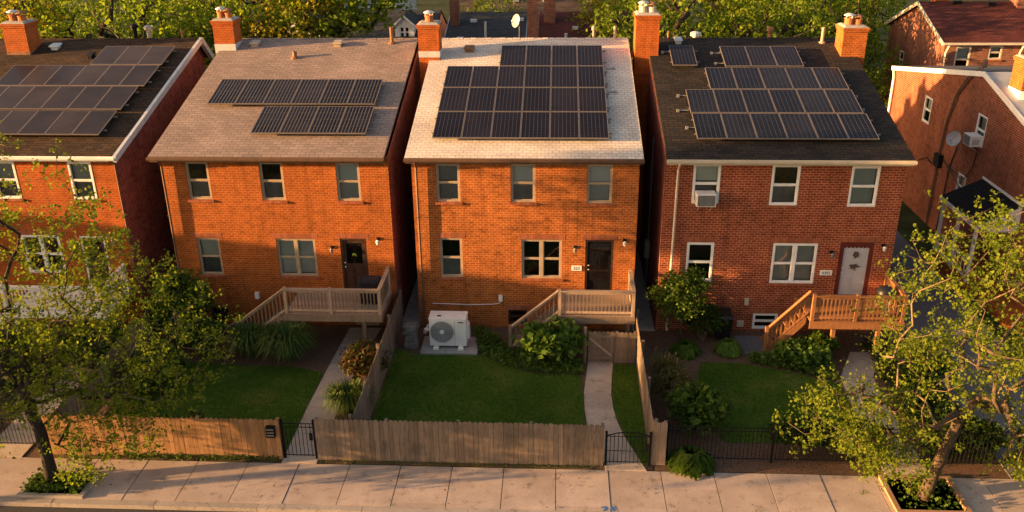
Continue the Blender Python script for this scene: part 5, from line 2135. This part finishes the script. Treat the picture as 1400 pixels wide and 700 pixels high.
# side porch: shed roof on white posts, white front end, low brick base
PX, PA, PB = 16.4, 33.3, 36.8
pr = MB()
pr.hexa([(PX, PA, 3.0), (18.0 - .004, PA, 3.75), (18.0 - .004, PB, 3.75), (PX, PB, 3.0), (PX, PA, 3.1), (18.0 - .004, PA, 3.85), (18.0 - .004, PB, 3.85), (PX, PB, 3.1)])
pr.build('porch_roof', 'shingle_black', r5)
mb = MB()
mb.box(PX - .05, PX - .004, PA - .06, PB, 2.92, 3.09)
mb.box(PX, 17.99, PA - .05, PA - .004, 2.82, 3.05)
mb.prism([(PX, PA - .03, 3.052), (17.99, PA - .03, 3.052), (17.99, PA - .03, 3.86)], (0, .026, 0))
mb.prism([(PX, PB + .004, 3.052), (17.99, PB + .004, 3.052), (17.99, PB + .004, 3.8)], (0, .026, 0))
mb.box(PX, 17.99, PB + .004, PB + .04, 2.82, 3.05)
mb.box(17.95, 17.996, PA, PB, 3.86, 3.95)
mb.build('porch_trim', 'white_paint', r5)
for y in (PA + .15, (PA + PB) / 2, PB - .15):
    mb = MB()
    mb.box(PX + .05, PX + .17, y - .06, y + .06, .6, 2.82)
    mb.build('porch_post', 'white_paint', r5)
mb = MB()
mb.box(PX, 17.995, PA - .05, PB, 0, .6)
mb.box(16.9, 17.995, 30.6, PA - .06, 0, .42)
mb.build('porch_base', 'brick_ochre', r5)
for k in range(9):
    if k == 0:
        rl = MB()
        rl.box(PX + .08, PX + .13, PA + .2, PB - .2, 1.4, 1.46)
        rl.box(PX + .08, PX + .13, PA + .2, PB - .2, .72, .77)
        rlo = rl.build('porch_railing', 'white_paint', r5)
    y = PA + .5 + k * (PB - PA - .9) / 8
    mb = MB()
    mb.box(PX + .09, PX + .12, y - .015, y + .015, .771, 1.399)
    mb.build('baluster', 'white_paint', rlo)
FL5 = Frame((18.0, 0, 0), (0, -1, 0), (-1, 0, 0))
window_ac('white window air conditioner on the side wall of the brown-red house beside a grey dish', FL5, -37.9, 5.0, .7, .46, .5)


def dish(label, c, aim, rr=.36, mast=None, mat='dish_grey'):
    root = thing('satellite_dish', label, 'satellite dish', mast, 'satellite dishes')
    c, aim = Vector(c), Vector(aim).normalized()
    mb = MB()
    prof = [(rr * k / 7, .16 * (k / 7) ** 2) for k in range(8)]
    mb.lathe(c, prof, 22, aim)
    mb.lathe(c - aim * .012, list(reversed(prof)), 22, aim)
    mb.build('reflector', mat, root, smooth=True)
    mb = MB()
    mb.tube([c, c - aim * .1, Vector(mast) + Vector((0, 0, .15)), Vector(mast)], .025, 6)
    mb.build('mast', 'grey_metal', root)
    mb = MB()
    f = c + aim * .42 + Vector((0, 0, -.05))
    mb.tube([c - Vector((0, 0, rr * .95)) + aim * .12, f], .014, 5)
    mb.tube([f, f - aim * .1], .04, 8)
    mb.build('feed_horn', 'pale_metal', root)


dish('grey satellite dish on the side wall of the brown-red house', (17.5, 38.95, 4.95), (-.75, -.5, .35), .34, (17.95, 39.3, 4.2))
dish('pale satellite dish on the slate roof behind the pale buff roof', (-2.15, 49.5, 8.45), (-.75, -.55, .25), .36, (-2.1, 49.9, 7.3), 'dish_grey')

# upper right gabled house
r6, F6, rz6 = simple_house('brick house with a maroon roof and white gable trim at the upper right', 20.9, 33.5, 49.9, 58.5, 7.27, 54.0, 8.83, 6.9, 'brick_far', 'shingle_maroon',
                           ((21.55, 22.35, 5.6, 7.0), (23.3, 24.0, 6.3, 7.05), (27.5, 28.3, 5.6, 7.0)), 'cream_paint', .3, .2, 'cream_paint', 'gabled_house', ((55.4, 56.1, 4.6, 5.7),))
chimney(r6, 25.9, 26.9, 53.2, 54.2, 7.5, 10.2, 'brick_far', 1, None)
chimney(r6, 21.9, 22.7, 54.6, 55.3, 7.5, 9.3, 'brick_ochre', 0, None)
downspout(r6, [(21.0, 49.55, 7.1), (20.98, 49.8, 6.7), (20.98, 49.83, .1)], 'cream_paint', .06)
downspout(r6, [(24.9, 49.55, 7.1), (24.9, 49.8, 6.7), (24.9, 49.83, .1)], 'cream_paint', .06)
mb = MB()
mb.box(22.5, 23.0, 53.6, 53.8, 8.6, 8.9)
mb.box(24.4, 24.8, 53.4, 53.7, 8.6, 8.85)
mb.build('roof_vent', 'black_metal', r6)

# row behind: slate and maroon roofs
r7, F7, rz7 = simple_house('house with a dark slate roof behind the pale buff roof', -6.75, -1.9, 50.2, 62, 5.75, 58.0, 7.75, 5.5, 'brick_far', 'shingle_slate', (), 'grey_metal', .3, .0, name='house')
chimney(r7, -6.6, -6.05, 55.8, 56.5, 6.5, 9.6, 'brick_far', 1, None)
mb = MB()
for (x, y) in ((-5.2, 56.4), (-2.3, 56.6), (-5.8, 53.8)):
    z = rz7(y)
    mb.box(x - .2, x + .2, y - .15, y + .15, z, z + .16)
mb.build('roof_vent', 'pale_metal', r7)
mb = MB()
mb.tube([(-4.3, 54.2, rz7(54.2) - .05), (-4.3, 54.2, rz7(54.2) + .9)], .07, 8)
mb.build('vent_pipe', 'pale_metal', r7)
r8, F8, rz8 = simple_house('house with a maroon roof behind the ridge vents of the pale buff roof', -1.15, 4.6, 50.2, 62, 5.75, 58.0, 7.75, 5.5, 'brick_far', 'shingle_maroon', (), 'rust_metal', .3, .0, name='house')
chimney(r8, -1.75, -1.2, 52.5, 53.2, 3, 9.6, 'brick_far', 1, None)
chimney(r8, -.85, -.15, 56.2, 56.9, 6.5, 9.6, 'brick_far', 0, None)
mb = MB()
mb.tube([(.5, 53.5, rz8(53.5) - .05), (.5, 53.5, rz8(53.5) + .5)], .09, 8)
mb.box(.9, 1.25, 55.2, 55.5, rz8(55.3), rz8(55.3) + .16)
mb.box(3.1, 3.4, 56.2, 56.5, rz8(56.3), rz8(56.3) + .16)
mb.build('roof_vent', 'pale_metal', r8)
r9, F9, rz9 = simple_house('low house with an umber roof behind the slate and maroon roofs', -8, 8, 70, 82, 5.0, 76.5, 6.6, 4.6, 'brick_far', 'shingle_umber', (), 'grey_metal', .3, .2, name='house')
mb = MB()
for x in (-3.4, -1.0, 2.6):
    mb.box(x - .25, x + .25, 74.5, 74.9, rz9(74.7), rz9(74.7) + .25)
mb.build('roof_vent', 'pale_metal', r9)
# dormer house
r10, F10, rz10 = simple_house('house with a dark roof and a white gabled dormer behind the tan roof', -17.5, -9.6, 68.5, 80, 3.3, 75.0, 5.5, 3.2, 'pale_siding', 'shingle_slate', (), 'black_metal', .3, .0, name='house')
mb = MB()
dx0, dx1 = -12.7, -11.2
Fd = Frame((0, 70.6, 0), (1, 0, 0), (0, -1, 0))
hole = (-12.35, -11.55, 3.95, 4.85)
wall_surface(mb, Fd, dx0, dx1, lambda u: 5.0, [hole], v0=3.5)
mb.face([(dx0, 70.6, 5.0), (dx1, 70.6, 5.0), ((dx0 + dx1) / 2, 70.6, 5.6)])
for x in (dx0, dx1):
    mb.face([(x, 70.6, 3.5), (x, 70.6, 5.0), (x, 73.6, 5.0), (x, 73.6, 3.5)])
dm = mb.build('dormer', ['white_paint', 'interior_dark'], r10)
mb = MB()
xm = (dx0 + dx1) / 2
for s in (-1, 1):
    xe = xm + s * .85
    mb.hexa([(xm, 70.4, 5.65), (xe, 70.4, 4.92), (xe, 74, 4.92), (xm, 74, 5.65), (xm, 70.4, 5.73), (xe, 70.4, 5.0), (xe, 74, 5.0), (xm, 74, 5.73)])
mb.build('dormer_roof', 'shingle_slate', dm)
mb = MB()
for s in (-1, 1):
    xe = xm + s * .88
    mb.hexa([(xm, 70.34, 5.58), (xe, 70.34, 4.83), (xe, 70.395, 4.83), (xm, 70.395, 5.58), (xm, 70.34, 5.74), (xe, 70.34, 5.0), (xe, 70.395, 5.0), (xm, 70.395, 5.74)])
mb.build('dormer_trim', 'white_paint', dm)
window(dm, Fd, hole, 'white_paint', None, sill=False, double=True)
# white gabled house far left of the dormer
root = thing('white_house', 'white sided house with a steep gable seen through the branches behind the tan roof', 'house', (-22.5, 74, 0), 'houses beyond the yards')
mb = MB()
mb.face([(-25.5, 74, 0), (-19.5, 74, 0), (-19.5, 74, 3.6), (-22.5, 74, 6.4), (-25.5, 74, 3.6)])
for x in (-25.5, -19.5):
    mb.face([(x, 74, 0), (x, 84, 0), (x, 84, 3.6), (x, 74, 3.6)])
mb.build('wall', 'pale_siding', root)
mb = MB()
for s in (-1, 1):
    xe = -22.5 + s * 3.4
    mb.hexa([(-22.5, 73.6, 6.5), (xe, 73.6, 3.3), (xe, 84, 3.3), (-22.5, 84, 6.5), (-22.5, 73.6, 6.62), (xe, 73.6, 3.42), (xe, 84, 3.42), (-22.5, 84, 6.62)])
mb.build('roof', 'shingle_slate', root)
mb = MB()
mb.box(-23.0, -22.3, 73.93, 73.995, 3.6, 4.8)
mb.build('window', 'interior_dark', root)
simple_house('white flat-fronted house far behind the forked tree', -19.0, -14.2, 82, 92, 4.9, 87, 5.6, 4.4, 'pale_siding', 'membrane_grey', (), 'white_paint', .3, .2, name='white_house')
# unseen house added and shaped to shade the lower facades and yards
simple_house('unseen brick house added to shade the lower facades and yards', -56, -47.5, 18.2, 28.5, 7.9, 23.0, 8.2, 7.9, 'brick_far', 'shingle_umber', (), 'white_paint', .3, .2, name='brick_house')
